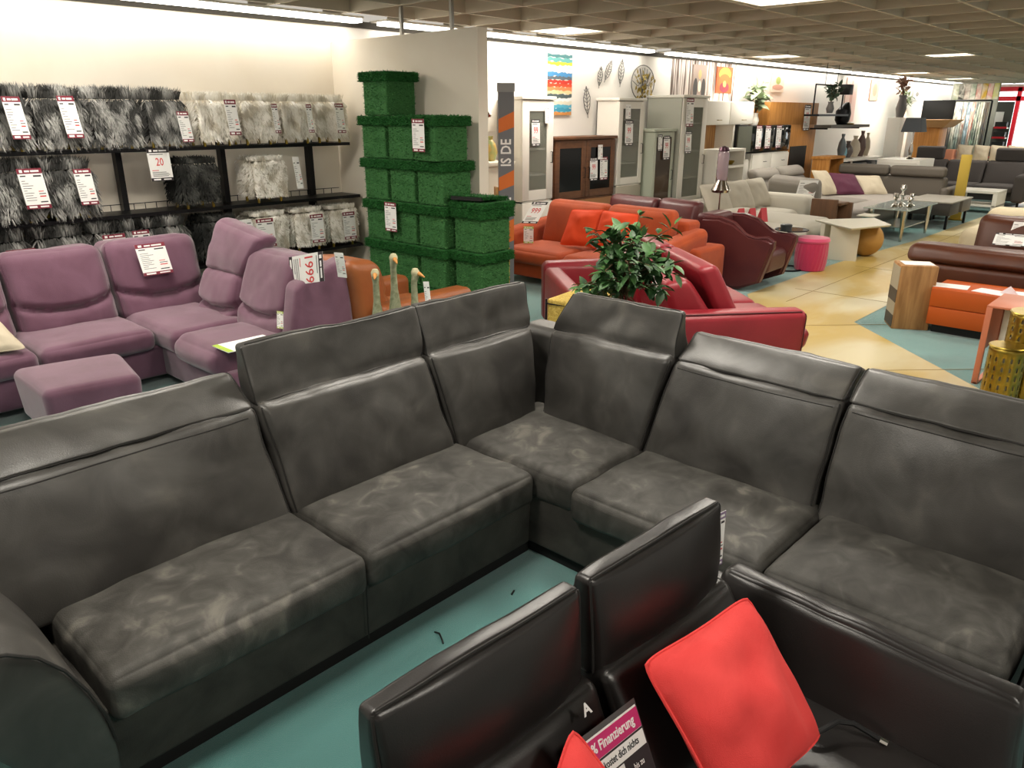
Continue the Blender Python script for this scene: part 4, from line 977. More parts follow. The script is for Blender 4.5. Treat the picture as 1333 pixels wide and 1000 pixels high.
for x, lab in ((11.0, 'left light beige cushion on the cream lounge sofa, behind the lamp'), (11.75, 'middle light beige cushion on the cream lounge sofa'), (12.35, 'right light beige cushion on the cream lounge sofa')):
    red_cushion('cushion', lab, [(x-.30, 6.05, .9), (x+.30, 5.95, .92), (x+.32, 5.72, .46), (x-.30, 5.82, .46)], .2, x, m=LC)
for k in range(3):
    bm = bmesh.new(); x, y = 10.2+k*.14, 5.08-k*.1
    for sg in (-1, 1):
        q = [bm.verts.new(p) for p in ((x-.07, y+sg*.05, .47), (x+.05, y-.03+sg*.05, .47), (x+.07, y-.03, .66), (x-.04, y, .66))]; bm.faces.new(q)
    o = finish('tent_card', bm, mat('red_card', '#c7474f', .7), smooth=False); md = o.modifiers.new('t', 'SOLIDIFY'); md.thickness = .004
    tag(o, ('left', 'middle', 'right')[k]+' red folded card standing on the cream lounge seat', 'card', 'red folded cards')

# side table, pouf
t = thing('side_table', 'small round black side table with a ring base beside the pink pouf', 'side table', (9.78, 4.12, 0))
lathe('table_top', [(0, .495), (.2, .495), (.205, .5), (.2, .505), (0, .505)], mat('smoked_glass', '#3b3e3e', .08, spec=.8), t, 32, T(9.78, 4.12, 0))
tube('rim', [(9.78+.205*math.cos(k*PI/16), 4.12+.205*math.sin(k*PI/16), .5) for k in range(32)], .008, STEEL, t, 6, closed=True)
bm = bmesh.new(); atube(bm, [(9.75, 4.14, .02), (9.75, 4.14, .495)], .02, 8); atube(bm, [(9.81, 4.16, .02), (9.81, 4.16, .495)], .02, 8); finish('column', bm, STEEL, t)
tube('base_ring', [(9.7+.2*math.cos(k*PI/16), 4.1+.2*math.sin(k*PI/16), .012) for k in range(32)], .012, STEEL, t, 6, closed=True)
t = thing('candle_holder', 'low dark drum holder standing on the round black side table', 'candle holder', (9.74, 4.16, .506))
lathe('drum', [(0, .506), (.07, .506), (.075, .56), (.06, .57), (0, .565)], mat('dark_gray_glaze', '#3a3d3e', .4), t, 20, T(9.74, 4.18, 0))
t = thing('pouf', 'round pink velvet pouf with fluted side', 'pouf', (9.86, 3.86, 0))
bm = bmesh.new(); n = 72
prof = [(.12, 0), (.185, .01), (.2, .1), (.205, .22), (.2, .35), (.185, .365)]
rings = [[bm.verts.new((9.86+r*(1-.03*(k % 3 == 0))*math.cos(2*PI*(k+z*8)/n), 3.86+r*(1-.03*(k % 3 == 0))*math.sin(2*PI*(k+z*8)/n), z)) for k in range(n)] for r, z in prof]
for a, b in zip(rings, rings[1:]):
    for k in range(n): bm.faces.new((a[k], a[(k+1) % n], b[(k+1) % n], b[k]))
bm.faces.new(rings[0]); bm.faces.new(rings[-1]); finish('fluted_body', bm, PINK, t, angle=25)
lathe('top_cushion', [(0, .36), (.2, .36), (.215, .385), (.2, .42), (.1, .435), (0, .437)], mat('pink_top', '#dd4a76', .75, sheen=.5), t, 32, T(9.86, 3.86, 0))

# cream table with ball
t = thing('coffee_table', 'cream coffee table with slab leg and rounded top', 'coffee table', (11.2, 3.95, 0))
Hex([(10.45, 3.6, .47), (11.15, 3.35, .47), (11.75, 3.75, .47), (11.0, 4.3, .47)], [(10.42, 3.6, .5), (11.15, 3.32, .5), (11.78, 3.75, .5), (11.0, 4.33, .5)], r=.014).build('table_top', CREAM, t, .3)
Hex([(10.75, 3.98, 0), (10.85, 3.62, 0), (10.92, 3.65, 0), (10.82, 4.0, 0)], [(10.75, 3.98, .47), (10.85, 3.62, .47), (10.92, 3.65, .47), (10.82, 4.0, .47)], r=.005).build('slab_leg', CREAM, t, .3)
Hex([(10.85, 4.1, 0), (11.35, 4.1, 0), (11.35, 4.16, 0), (10.85, 4.16, 0)], [(10.85, 4.1, .47), (11.35, 4.1, .47), (11.35, 4.16, .47), (10.85, 4.16, .47)], r=.005).build('slab_leg', CREAM, t, .3)
lathe('ball_leg', [(0.001, 0)]+[(.235*math.sin(PI*k/16), .235-.235*math.cos(PI*k/16)) for k in range(1, 16)]+[(.001, .47)], mat('ochre_ball', '#b58743', .6), t, 32, T(11.42, 3.72, 0))
# wooden slab
t = thing('side_table', 'brown wooden slab side table between cream sofa and light gray sofa', 'side table', (12.55, 4.75, 0))
bm = bmesh.new(); abox(bm, 12.25, 12.33, 4.5, 4.9, 0, .66, .01); abox(bm, 12.62, 12.7, 4.4, 4.8, 0, .6, .01)
finish('side_panel', bm, WOODB, t); box('top_panel', 12.3, 12.66, 4.45, 4.85, .57, .61, WOODB, t, .008)

# ------------------------------------------------------------------ light gray sofa (left back) + chaise
t = thing('corner_sofa', 'light gray corner sofa with rolled headrests and long chaise, behind the cream sofa', 'sofa', (14.6, 5.4, 0))
soft('base_frame', 13.3, 16.2, 4.5, 6.7, .1, .28, WARM, t, .04, step=.4)
soft('seat_cushion', 13.2, 15.0, 4.9, 6.3, .26, .44, WARM, t, .09, {'z+': .03}, step=.15)
soft('seat_cushion', 13.1, 15.0, 4.3, 4.88, .22, .44, mat('pale_gray_fabric', '#a39c95', .9), t, .09, {'z+': .03}, step=.15)
soft('seat_cushion', 15.0, 16.4, 4.3, 6.2, .24, .43, mat('pale_gray_fabric', '#a39c95', .9), t, .09, {'z+': .03}, step=.15)
for x0, x1 in ((13.2, 14.3), (14.32, 15.4)):
    lean_back(t, 'backrest', D(x0, 6.2, .4), D(x1, 6.2, .4), D(x0, 6.35, .82), D(x1, 6.35, .82), nY, .3, .25, WARM, .1, puff={'y-': .05})
    lean_back(t, 'headrest', D(x0+.05, 6.3, .78), D(x1-.05, 6.3, .78), D(x0+.05, 6.4, .98), D(x1-.05, 6.4, .98), nY, .22, .18, WARM, .09, puff={'y-': .03})
Hex([(13.25, 6.1, .5), (13.25, 5.2, .5), (13.5, 5.2, .5), (13.5, 6.1, .5)], [(13.15, 6.1, .85), (13.15, 5.2, .80), (13.4, 5.2, .9), (13.4, 6.1, .95)], r=.09, puff={'y-': .03}).build('headrest', WARM, t, .08)
for x, y in ((13.3, 4.5), (16.1, 4.5), (13.3, 6.5), (16.1, 6.5)): tube('leg', [(x, y, 0), (x, y, .12)], .025, LEGM, t)
card('price_sign', 'white sign card on the light gray rolled headrest', 'price sign', (13.15, 5.5, .86), (.3, -.95, 0), (-.2, .1, -1), .3, .3, head=PAPER)
red_cushion('cushion', 'cream knitted cushion on the light gray sofa, left of the plum one', [(14.9, 6.05, .92), (15.3, 5.9, .9), (15.3, 5.6, .46), (14.9, 5.75, .46)], .16, 31, m=BEIGE)
red_cushion('cushion', 'plum purple cushion on the light gray sofa', [(15.32, 5.9, .86), (15.68, 5.5, .83), (15.58, 5.2, .46), (15.2, 5.6, .46)], .16, 32, m=mat('plum_velvet', '#561a38', .7, sheen=.1))
red_cushion('cushion', 'cream cushion right of the plum cushion', [(15.7, 5.55, .8), (16.05, 5.15, .8), (15.95, 4.9, .46), (15.6, 5.25, .46)], .14, 33, m=BEIGE)
# taupe sofa seen from the rear
t = thing('sofa', 'taupe leather sofa back with two long raised headrests, seen from the aisle side', 'sofa', (16.3, 5.0, 0))
soft('back_shell', 16.45, 16.75, 4.1, 6.1, .12, .78, TAUP, t, .06, step=.2)
for y0, y1 in ((5.12, 6.1), (4.1, 5.1)): soft('headrest', 16.4, 16.6, y0, y1, .78, .97, TAUP, t, .06, {'z+': .01})
soft('seat_cushion', 16.75, 17.4, 4.2, 6.0, .25, .44, TAUP, t, .06, step=.2)
soft('armrest', 16.4, 17.3, 4.0, 4.15, .1, .6, TAUP, t, .07, step=.1)
for x, y in ((16.55, 4.2), (17.3, 4.2), (16.55, 5.9), (17.3, 5.9)): tube('foot', [(x, y, 0), (x, y, .13)], .02, LEGM, t)

# glass table with holders
t = thing('coffee_table', 'glass coffee table with chrome legs and mirrored lower shelf', 'coffee table', (13.9, 4.0, 0))
box('table_top', 13.0, 14.5, 3.65, 4.35, .49, .505, mat('mirror_glass', '#a8b4b0', .1, spec=.9), t); box('lower_shelf', 13.2, 14.3, 3.75, 4.25, .2, .215, mat('mirror_glass', '#a8b4b0', .1, spec=.9), t)
for x, y in ((13.1, 3.75), (14.4, 3.75), (13.1, 4.25), (14.4, 4.25)): tube('leg', [(x, y, 0), (x, y, .49)], [.02, .05], CHRO, t)
for k, (dx, dy, hh) in enumerate(((0, 0, .34), (.18, -.1, .2), (-.15, .05, .22), (.3, .08, .18), (.1, .12, .15), (-.05, -.14, .16))):
    x, y = 13.55+dx, 3.95+dy
    o = lathe('glass_holder', [(0, .506), (.06, .506), (.02, .54), (.014, .5+hh*.45), (.035, .5+hh*.55), (.014, .5+hh*.7), (.05, .5+hh*.85), (.04, .5+hh), (0, .5+hh)], CHRO, None, 12, T(x, y, 0))
    tag(o, ('tallest ornate silver candle holder on the glass table', 'silver candle holder in front on the glass table', 'silver candle holder at the left on the glass table', 'silver candle holder at the right on the glass table', 'small silver candle holder at the rear of the glass table', 'small silver candle holder at the front left of the glass table')[k], 'candle holder', 'silver candle holders')
# small white block table behind
t = thing('side_table', 'small pale glass side table in front of the gray chaise', 'side table', (12.9, 4.2, 0))
box('table_top', 12.6, 12.95, 4.05, 4.3, .4, .42, CREAM, t, .005); box('block', 12.7, 12.85, 4.1, 4.25, 0, .4, mat('aqua_glass', '#9fc0b8', .2), t, .005)
# taupe lift table
t = thing('coffee_table', 'dark taupe coffee table with pale top on thin black legs', 'coffee table', (15.6, 3.95, 0))
box('table_top', 15.0, 16.4, 3.55, 4.35, .45, .475, mat('pale_stone_top', '#a5a096', .5), t, .006)
box('drawer_box', 15.02, 15.6, 3.57, 4.33, .24, .45, mat('dark_taupe_lacquer', '#3b3633', .5), t, .005); box('drawer_box', 15.8, 16.38, 3.57, 4.33, .24, .45, mat('taupe_lacquer', '#6b635b', .5), t, .005)
for x, y in ((15.1, 3.62), (16.3, 3.62), (15.1, 4.2), (16.3, 4.2)): box('leg', x-.02, x+.02, y-.02, y+.02, 0, .25, STEEL, t)
# gold column
t = thing('gold_column', 'tall square brushed gold column stand near the aisle', 'column', (16.72, 3.86, 0))
Mg = T(16.72, 3.86, 0, rz=.2)
bm = bmesh.new(); abox(bm, -.09, .09, -.09, .09, .02, 1.2, .004, M=Mg); finish('shaft', bm, mat('brushed_brass', '#bfa346', .5, metal=.5), t); bm = bmesh.new(); abox(bm, -.14, .14, -.14, .14, 0, .02, .003, M=Mg); finish('base_plate', bm, GOLD, t)
# charcoal sofa far
t = thing('corner_sofa', 'charcoal corner sofa at the far end with two block headrests', 'sofa', (20, 5, 0))
soft('base_frame', 19.6, 20.9, 3.3, 6.05, .14, .34, DARK, t, .03, step=.4)
for y0, y1 in ((5.1, 5.85), (4.3, 5.08), (3.5, 4.28)):
    soft('seat_cushion', 19.4, 20.3, y0, y1, .32, .46, DARK, t, .05, {'z+': .02}, step=.15)
    lean_back(t, 'backrest', D(20.2, y1, .42), D(20.2, y0, .42), D(20.4, y1, .93), D(20.4, y0, .93), nX, .3, .22, DARK, .06, puff={'y-': .03})
soft('backrest', 18.9, 20.6, 5.87, 6.08, .3, .93, DARK, t, .06, step=.2); soft('seat_cushion', 18.9, 19.4, 5.2, 5.85, .3, .46, DARK, t, .06, step=.2)
soft('armrest', 19.3, 20.7, 3.25, 3.5, .14, .7, DARK, t, .07, {'z+': .02})
for y0, y1 in ((5.2, 5.8), (3.55, 4.15)): Hex([(20.42, y1, .93), (20.42, y0, .93), (20.55, y0, .93), (20.55, y1, .93)], [(20.4, y1, 1.2), (20.4, y0, 1.2), (20.55, y0, 1.22), (20.55, y1, 1.22)], r=.04).build('headrest', DARK, t, .1)
for x, y in ((19.65, 3.4), (20.8, 3.4), (19.65, 5.95), (20.8, 5.95)): tube('leg', [(x, y, 0), (x, y, .15)], .025, LEGM, t)
# white console
t = thing('coffee_table', 'white open coffee table with two slab legs before the charcoal sofa', 'coffee table', (18.6, 3.9, 0))
box('table_top', 18.1, 18.9, 3.5, 4.3, .40, .45, WHITE, t, .005); box('lower_shelf', 18.1, 18.9, 3.5, 4.3, .14, .17, WHITE, t, .005)
for y in (3.5, 4.22): box('slab_leg', 18.1, 18.9, y, y+.08, 0, .4, WHITE, t, .004)

# ------------------------------------------------------------------ right carpet: brown leather sofa etc.
t = thing('sofa', 'large brown leather sofa on the right carpet, broad side towards the viewer', 'sofa', (9.6, 1.5, 0))
soft('back_shell', 8.3, 8.55, -.6, 2.26, .08, .52, BROW, t, .05, step=.2)
h = Hex([(8.28, 2.3, .52), (8.28, -.6, .52), (8.62, -.6, .52), (8.62, 2.3, .52)], [(8.36, 2.3, .69), (8.36, -.6, .69), (8.66, -.6, .69), (8.66, 2.3, .69)], r=.07, puff={'y-': .02}, wr=.006, wscale=5); h.build('back_roll', BROW, t, .06)
soft('base_frame', 8.5, 10.1, -.6, 2.2, .08, .3, BROW, t, .04, step=.3)
soft('seat_cushion', 8.65, 9.6, -.6, 2.1, .28, .45, BROW, t, .08, {'z+': .03}, step=.15)
Hex([(9.3, 1.95, .4), (9.3, .1, .4), (9.6, .1, .4), (9.6, 1.95, .4)], [(9.45, 1.95, .90), (9.45, .1, .88), (9.68, .1, .88), (9.68, 1.95, .90)], r=.08, puff={'y-': .06}, wr=.01, wscale=4).build('backrest', BROW, t, .06)
for x, y in ((8.45, 2.1), (9.9, 2.1), (8.45, -.4), (9.9, -.4)): tube('foot', [(x, y, 0), (x, y, .09)], .025, LEGM, t)
card('price_tag', 'white card hanging on the brown leather back, upper one', 'price tag', (9.40, 1.62, .86), (.1, -1, 0), (-.25, 0.1, -1), .16, .17, head=PAPER)
card('price_sign', 'wide white sign below the card on the brown leather sofa', 'price sign', (9.2, 1.72, .76), (.1, -1, 0), (-.4, .02, -.6), .28, .14, head=TAGB)
t = thing('sofa', 'cream bouclé sofa with rounded arm behind the brown leather sofa', 'sofa', (10.8, 2.0, 0))
soft('seat_block', 10.3, 11.3, .2, 2.1, .06, .45, mat('cream_boucle', '#cdc0a3', .95, bump=.5, bscale=90), t, .12, step=.15)
soft('armrest', 10.2, 11.2, 1.95, 2.3, .06, .66, mat('cream_boucle', '#cdc0a3', .95), t, .14, step=.1); soft('backrest', 11.1, 11.45, .2, 2.25, .06, .82, mat('cream_boucle', '#cdc0a3', .95), t, .14, step=.1)
t = thing('pouf', 'pale blue round glass-like pouf at the right edge beyond the brown sofa', 'pouf', (14.2, 2.0, 0))
lathe('body', [(0, 0), (.3, 0), (.42, .12), (.4, .3), (.25, .4), (0, .42)], mat('pale_blue', '#cfe0e6', .4), t, 24, T(13.9, 1.9, 0))
# wooden crate
t = thing('side_table', 'oak block side table with dark-banded side next to the orange chest', 'side table', (7.75, 2.05, 0))
Mc = T(7.52, 2.10, 0, rz=math.radians(-60)) @ Matrix.Translation((.16, .14, 0))
bm = bmesh.new(); abox(bm, -.16, .16, -.14, .14, 0, .6, .008, M=Mc); bd = finish('block', bm, WOOD, t)
for z0, z1 in ((0.02, .13), (.25, .37)):
    bm = bmesh.new(); abox(bm, -.164, -.158, -.135, .135, z0, z1, M=Mc); finish('dark_band', bm, mat('band_brown', '#4a4238', .7), bd)
bm = bmesh.new()
for z0, z1 in ((.13, .25), (.37, .58)): abox(bm, -.1625, -.158, -.135, .135, z0, z1, M=Mc)
finish('pale_band', bm, mat('band_pale', '#a39a85', .7), bd)
tag(box('paper_sheet', -.12, .14, -.1, .1, .6005, .604, PAPER, None, 0, Mc), 'white paper sheet lying on the oak block table', 'paper')
# orange chest
t = thing('chest', 'low glossy orange two-drawer chest on the right carpet', 'chest', (7.85, 1.5, 0))
box('body', 7.62, 8.1, .3, 1.84, .08, .42, ORB, t, .006); box('plinth', 7.68, 8.05, .35, 1.8, 0, .08, BLKP, t)
for z0, z1 in ((.085, .245), (.252, .415)): box('drawer', 7.605, 7.62, .31, 1.83, z0, z1, ORB, t, .003)
for k, (x, y, a, lab) in enumerate(((7.78, 1.72, .1, 'leaflet'), (7.75, 1.38, -.2, 'leaflet'), (7.85, 1.1, .3, 'leaflet'))):
    bm = bmesh.new(); abox(bm, -.1, .1, -.14, .14, .4205, .424, M=T(x, y, 0, rz=a)); tag(finish('leaflet', bm, PAPER), ('white leaflet at the left end of the orange chest', 'white leaflet in the middle of the orange chest', 'white leaflet at the right end of the orange chest')[k], 'leaflet', 'leaflets on the orange chest')
for k, (x, y) in enumerate(((7.72, 1.25), (7.78, .92))):
    bm = bmesh.new(); vv = [bm.verts.new(Vector(p)) for p in ((x-.05, y-.08, .425), (x+.05, y-.06, .425), (x+.04, y+.08, .425), (x, y, .50))]
    for f in ((0, 1, 3), (1, 2, 3), (2, 0, 3), (0, 1, 2)): bm.faces.new([vv[i] for i in f])
    tag(finish('crumpled_paper', bm, mat('pinkish_paper', '#ead9de', .8), smooth=False), ('peaked white paper on the orange chest, left one', 'peaked white paper on the orange chest, right one')[k], 'paper')
# copper shelf table
t = thing('shelf_table', 'copper coloured open metal table behind the gold drums', 'table', (6.5, .9, 0))
box('table_top', 6.30, 6.84, .3, 1.14, .585, .6, COPP, t, .003); box('side_frame', 6.30, 6.34, 1.10, 1.14, 0, .585, COPP, t, .002); box('side_frame', 6.80, 6.84, 1.1, 1.14, 0, .585, COPP, t, .002)
box('side_panel', 6.34, 6.8, 1.115, 1.13, .25, .585, COPP, t); box('floor_rail', 6.30, 6.84, 1.10, 1.13, 0, .012, COPP, t)
box('white_insert', 6.45, 6.47, .5, 1.05, .2, .56, WHITE, t)
# gold drums
def drum(x, y, z0, z1, r, lab):
    t = thing('gold_drum', lab, 'gold drum', (x, y, z0), None)
    bm = bmesh.new(); n = 60; m_ = max(6, int((z1-z0)/.03)); rings = []
    for j in range(m_+1):
        rings.append([bm.verts.new((x+r*math.cos(2*PI*k/n), y+r*math.sin(2*PI*k/n), z0+(z1-z0)*j/m_)) for k in range(n)])
    for j in range(m_):
        for k in range(n):
            if 1 <= j < m_-1 and (k+j*2) % 4 == 0 and j % 2 == 1: continue
            bm.faces.new((rings[j][k], rings[j][(k+1) % n], rings[j+1][(k+1) % n], rings[j+1][k]))
    o = finish('perforated_shell', bm, GOLD, t); md = o.modifiers.new('t', 'SOLIDIFY'); md.thickness = .003
    lathe('top_disc', [(0, z1-.004), (r, z1-.004), (r+.006, z1), (r, z1+.006), (0, z1+.006)], GOLD, t, 40, T(x, y, 0))
    lathe('inner_core', [(0, z0+.002), (r*.8, z0+.002), (r*.8, z1-.01), (0, z1-.01)], WHITE, t, 24, T(x, y, 0))
drum(6.125, .80, 0, .63, .158, 'tall perforated gold drum table at the right edge'); drum(5.86, .885, 0, .44, .112, 'short perforated gold drum in front of the tall one')

# ------------------------------------------------------------------ cabinets along the back wall
YF = 6.85
def grip(t, x, z, w=.1, y=YF, m=None, vert=False):
    bm = bmesh.new()
    if vert: atube(bm, [(x, y, z-w/2), (x, y-.03, z-w/2), (x, y-.03, z+w/2), (x, y, z+w/2)], .006, 6)
    else: atube(bm, [(x-w/2, y, z), (x-w/2, y-.03, z), (x+w/2, y-.03, z), (x+w/2, y, z)], .006, 6)
    return finish('handle', bm, m or STEEL, t)
def vitrine(lab, x0, x1, z1, zd, m, nd=1, y=YF, y1=7.26, inner=GLASSG, cornice=True, shelves=3, drawer_m=None, side_w=.09):
    t = thing('display_cabinet', lab, 'cabinet', ((x0+x1)/2, y1, 0))
    bm = bmesh.new()
    abox(bm, x0, x0+.03, y+.02, y1, .0, z1-.03); abox(bm, x1-.03, x1, y+.02, y1, 0, z1-.03)
    abox(bm, x0, x1, y1-.015, y1, 0, z1-.03); abox(bm, x0, x1, y+.02, y1, 0, .08); abox(bm, x0, x1, y+.02, y1, zd-.02, zd)
    finish('carcass', bm, m, t, smooth=False)
    box('cornice', x0-.03, x1+.03, y-.02, y1, z1-.04, z1, m, t, .006)
    for s in range(shelves):
        z = zd+(z1-zd)*(s+1)/(shelves+1); box('shelf', x0+.03, x1-.03, y+.06, y1-.02, z-.01, z+.01, m, t)
    w = (x1-x0)/nd
    for d in range(nd):
        a, b = x0+d*w+.004, x0+(d+1)*w-.004
        bm = bmesh.new()
        abox(bm, a, a+side_w, y, y+.022, zd+.01, z1-.05, .003); abox(bm, b-side_w, b, y, y+.022, zd+.01, z1-.05, .003)
        abox(bm, a+side_w, b-side_w, y+.001, y+.021, z1-.05-side_w, z1-.05); abox(bm, a+side_w, b-side_w, y+.001, y+.021, zd+.01, zd+.01+side_w)
        dr = finish('door', bm, m, t)
        box('glass', a+side_w, b-side_w, y+.008, y+.012, zd+.01+side_w, z1-.05-side_w, inner, dr)
        grip(dr, b-.045 if (nd == 1 or d == 0) else a+.045, zd+(z1-zd)*.42, .14, y, STEEL, True)
        q = box('drawer', a, b, y, y+.022, .09, zd-.02, drawer_m or m, t, .004); grip(q, (a+b)/2, zd-.16, .1, y)
    return t
VG = mat('vitrine_glass', '#8a8d80', .08, alpha=.35, spec=.6)
VGD = mat('dark_vitrine_glass', '#0e0c0b', .12, spec=.25)
vitrine('tall white display cabinet with one glass door, left of the brown cabinet', 7.58, 8.20, 2.13, .82, WHITE, inner=VG, side_w=.13)
vitrine('dark brown wooden cabinet with two dark glass doors', 8.24, 9.62, 1.62, .78, WOODD, nd=2, inner=VGD, drawer_m=mat('light_walnut', '#93653a', .55), side_w=.1)
vitrine('slim white display cabinet with taupe top, right of the brown cabinet', 9.68, 10.34, 2.14, .9, WHITE, inner=VG, side_w=.1, drawer_m=mat('taupe_drawer', '#aaa392', .5))
vitrine('low pale glass vitrine with greenish frame', 10.42, 11.0, 1.70, .5, mat('pale_green_lacquer', '#b9bfae', .5), inner=mat('brown_glass', '#5c4a3c', .08, trans=.3), side_w=.07, y=6.7)
t = vitrine('tall gray-sided white display cabinet with narrow glass door', 11.06, 11.82, 2.2, .5, WHITE, inner=VG, side_w=.13, y=6.62)
box('gray_side_panel', 11.045, 11.06, 6.64, 7.26, 0, 2.2, GRAYP, t)
# left cream sideboard
t = thing('sideboard', 'cream sideboard with curved front seen past the stub wall', 'sideboard', (6.7, 7.1, 0))
bm = bmesh.new(); abox(bm, 6.0, 7.35, 6.85, 7.26, .12, 1.30, .01); finish('body', bm, CREAM, t); box('table_top', 5.95, 7.4, 6.8, 7.28, 1.30, 1.35, CREAM, t, .008)
for x in (6.02, 6.48, 6.94): q = box('door', x, x+.4, 6.83, 6.85, .16, 1.26, CREAM, t, .004); grip(q, x+.34, .9, .1, 6.83)
for x in (6.1, 7.25): box('leg', x-.03, x+.03, 6.9, 6.96, 0, .12, CREAM, t)
YG = mat('amber_glaze', '#c99b4a', .35, col2='#8f9a62', nscale=8)
for k, (x, h_, r) in enumerate(((6.62, .3, .1), (6.9, .34, .08), (7.2, .3, .09))):
    tag(lathe('vase', [(0, 1.352), (r*.6, 1.352), (r, 1.352+h_*.35), (r*.7, 1.352+h_*.7), (r*.3, 1.352+h_*.85), (r*.4, 1.352+h_), (0, 1.352+h_*.98)], YG, None, 20, T(x, 7.05, 0)),
        ('left amber vase on the cream sideboard', 'middle amber vase on the cream sideboard', 'right amber vase on the cream sideboard')[k], 'vase', 'amber vases on the cream sideboard')
t = thing('grooved_panel', 'white grooved wall panel above the cream sideboard', 'wall panel', (7.2, 7.28, 1.4))
bm = bmesh.new()
for k in range(3): abox(bm, 6.75+k*.27, 7.0+k*.27, 7.26, 7.295, 1.7, 2.12, .004)
finish('boards', bm, WHITE, t)
tag(tube('wire_lamp', [(6.30, 7.2, 2.5), (6.4, 7.18, 2.58), (6.55, 7.18, 2.58), (6.62, 7.18, 2.45), (6.5, 7.18, 2.3), (6.3, 7.18, 2.25)], .006, CHRO), 'thin wire loop ornament on the white wall beside the stub wall', 'wall ornament')
t = thing('arc_lamp', 'white arc lamp with small round head behind the banner', 'floor lamp', (6.6, 6.72, 0))
tube('pole', [(6.55, 6.72, .02), (6.55, 6.72, 1.7), (6.58, 6.72, 1.9), (6.7, 6.72, 1.99), (6.8, 6.72, 1.93)], .008, CHRO, t); lathe('base', [(0, 0), (.12, 0), (.12, .02), (0, .025)], CHRO, t, 20, T(6.55, 6.72, 0))
lathe('head', [(0, -.03), (.04, -.02), (.05, .01), (.02, .04), (0, .045)], CHRO, t, 16, T(6.82, 6.72, 1.9))
# price cards on the cabinets
def cc(x, z, w, h, lab, y=YF-.012, **k): card('price_tag' if not k.get('big') else 'price_sign', lab, 'price tag', (x, y, z), (1, 0, 0), (.02, -.015, -1), w, h, **k)
cc(7.74, 1.85, .16, .33, 'pink-figured sale sign on the tall white display cabinet', head=TAGB, style='big', big='99')
cc(8.0, 2.02, .08, .22, 'small white slip at the door corner of the tall white cabinet', head=PAPER)
cc(9.18, 1.5, .11, .2, 'white slip on the right glass of the brown cabinet, upper one', head=PAPER)
cc(9.0, 1.33, .18, .32, 'white sale sign on the right glass of the brown cabinet, left one', head=TAGB, style='big', big='99')
cc(9.24, 1.33, .18, .32, 'white and pink sign on the right glass of the brown cabinet, right one', head=TAGH, style='spec')
cc(9.83, 1.83, .2, .36, 'pink sale sign on the slim white display cabinet', head=TAGB, style='big', big='99')
cc(9.82, 2.05, .13, .2, 'small slip above the sale sign on the slim white display cabinet', head=PAPER)
cc(10.66, 1.6, .18, .36, 'pink sale sign on the low pale vitrine', y=6.685, head=TAGB, style='big', big='99')
cc(10.50, 1.62, .12, .24, 'framed slip at the left of the low pale vitrine', y=6.685, head=TAGB)
cc(11.12, 2.15, .22, .42, 'white spec sheet on the gray-sided display cabinet', y=6.6)
cc(11.16, 1.66, .18, .34, 'pink sale sign on the gray-sided display cabinet', y=6.6, head=TAGB, style='big', big='99')

# wall art
t = thing('canvas', 'tall colourful striped abstract canvas on the white wall', 'picture', (8.81, 7.29, 1.93))
box('backing', 8.54, 9.08, 7.265, 7.3, 1.9, 2.69, WHITE, t)
cols_ = ['#3f6f72', '#5d9c9a', '#c9c63c', '#bcdbe6', '#e8eef0', '#4a8fc4', '#5e6a74', '#cf3a2e', '#e0512f', '#e98d5a', '#e8d3a0', '#4f5e60', '#e9ecec', '#dfd9c6', '#59b0cb', '#3f98b8', '#c98a48']
n = len(cols_)
for k, c in enumerate(cols_):
    bm = bmesh.new(); z1 = 2.69-k*.79/n; z0 = z1-.79/n; rr = random.Random(k)
    tp = [(8.54+.54*i/14, 7.263-.0006*(k % 2), z1+rr.uniform(-.012, .012)) for i in range(15)]; bt = [(8.54+.54*i/14, 7.263-.0006*(k % 2), max(1.9, z0+rr.uniform(-.012, .012))) for i in range(15)]
    A = [bm.verts.new(p) for p in tp]; Bv = [bm.verts.new(p) for p in bt]
    for i in range(14): bm.faces.new((A[i], A[i+1], Bv[i+1], Bv[i]))
    finish('paint_stripe', bm, mat('paint_%d' % k, c, .7), t, smooth=False)
def metal_leaf(x, z, L, ang, lab, m=None):
    t = thing('metal_leaf', lab, 'wall ornament', (x, 7.28, z), 'metal leaf ornaments on the white wall'); M = Matrix.Translation((x, 7.27, z)) @ Matrix.Rotation(ang, 4, 'Y')
    bm = bmesh.new(); P = [(0, 0, -L/2), (.16*L, 0, -.2*L), (.2*L, 0, .1*L), (0, 0, L/2), (-.2*L, 0, .1*L), (-.16*L, 0, -.2*L)]
    atube(bm, [M @ Vector(p) for p in P], .006, 5, closed=True); finish('outline', bm, m or STEEL, t)
    bm = bmesh.new(); atube(bm, [M @ Vector((0, 0, -L*.6)), M @ Vector((0, 0, L/2))], .005, 5)
    for k in range(6):
        z_ = -L*.35+k*L*.13
        for s in (-1, 1): atube(bm, [M @ Vector((0, 0, z_)), M @ Vector((s*.15*L, 0, z_+.1*L))], .004, 5)
    finish('veins', bm, m or STEEL, t)
GS = mat('gray_metal_wire', '#6d6a68', .5, metal=.5)
metal_leaf(9.95, 2.53, .32, .5, 'upper wide metal leaf ornament right of the striped canvas', GS); metal_leaf(9.75, 2.44, .28, .15, 'upper left metal leaf ornament right of the striped canvas', GS)
metal_leaf(9.45, 2.10, .40, -.15, 'lower metal leaf ornament right of the striped canvas', GS); metal_leaf(10.28, 2.52, .36, .1, 'right metal leaf ornament above the slim white cabinet', GS)
t = thing('metal_tree', 'round metal tree wall ornament with gold leaves', 'wall ornament', (10.88, 7.28, 2.2))
bm = bmesh.new()
atube(bm, [(10.88+.32*math.cos(a*PI/12), 7.27, 2.38+.26*math.sin(a*PI/12)) for a in range(24)], .008, 5, closed=True)
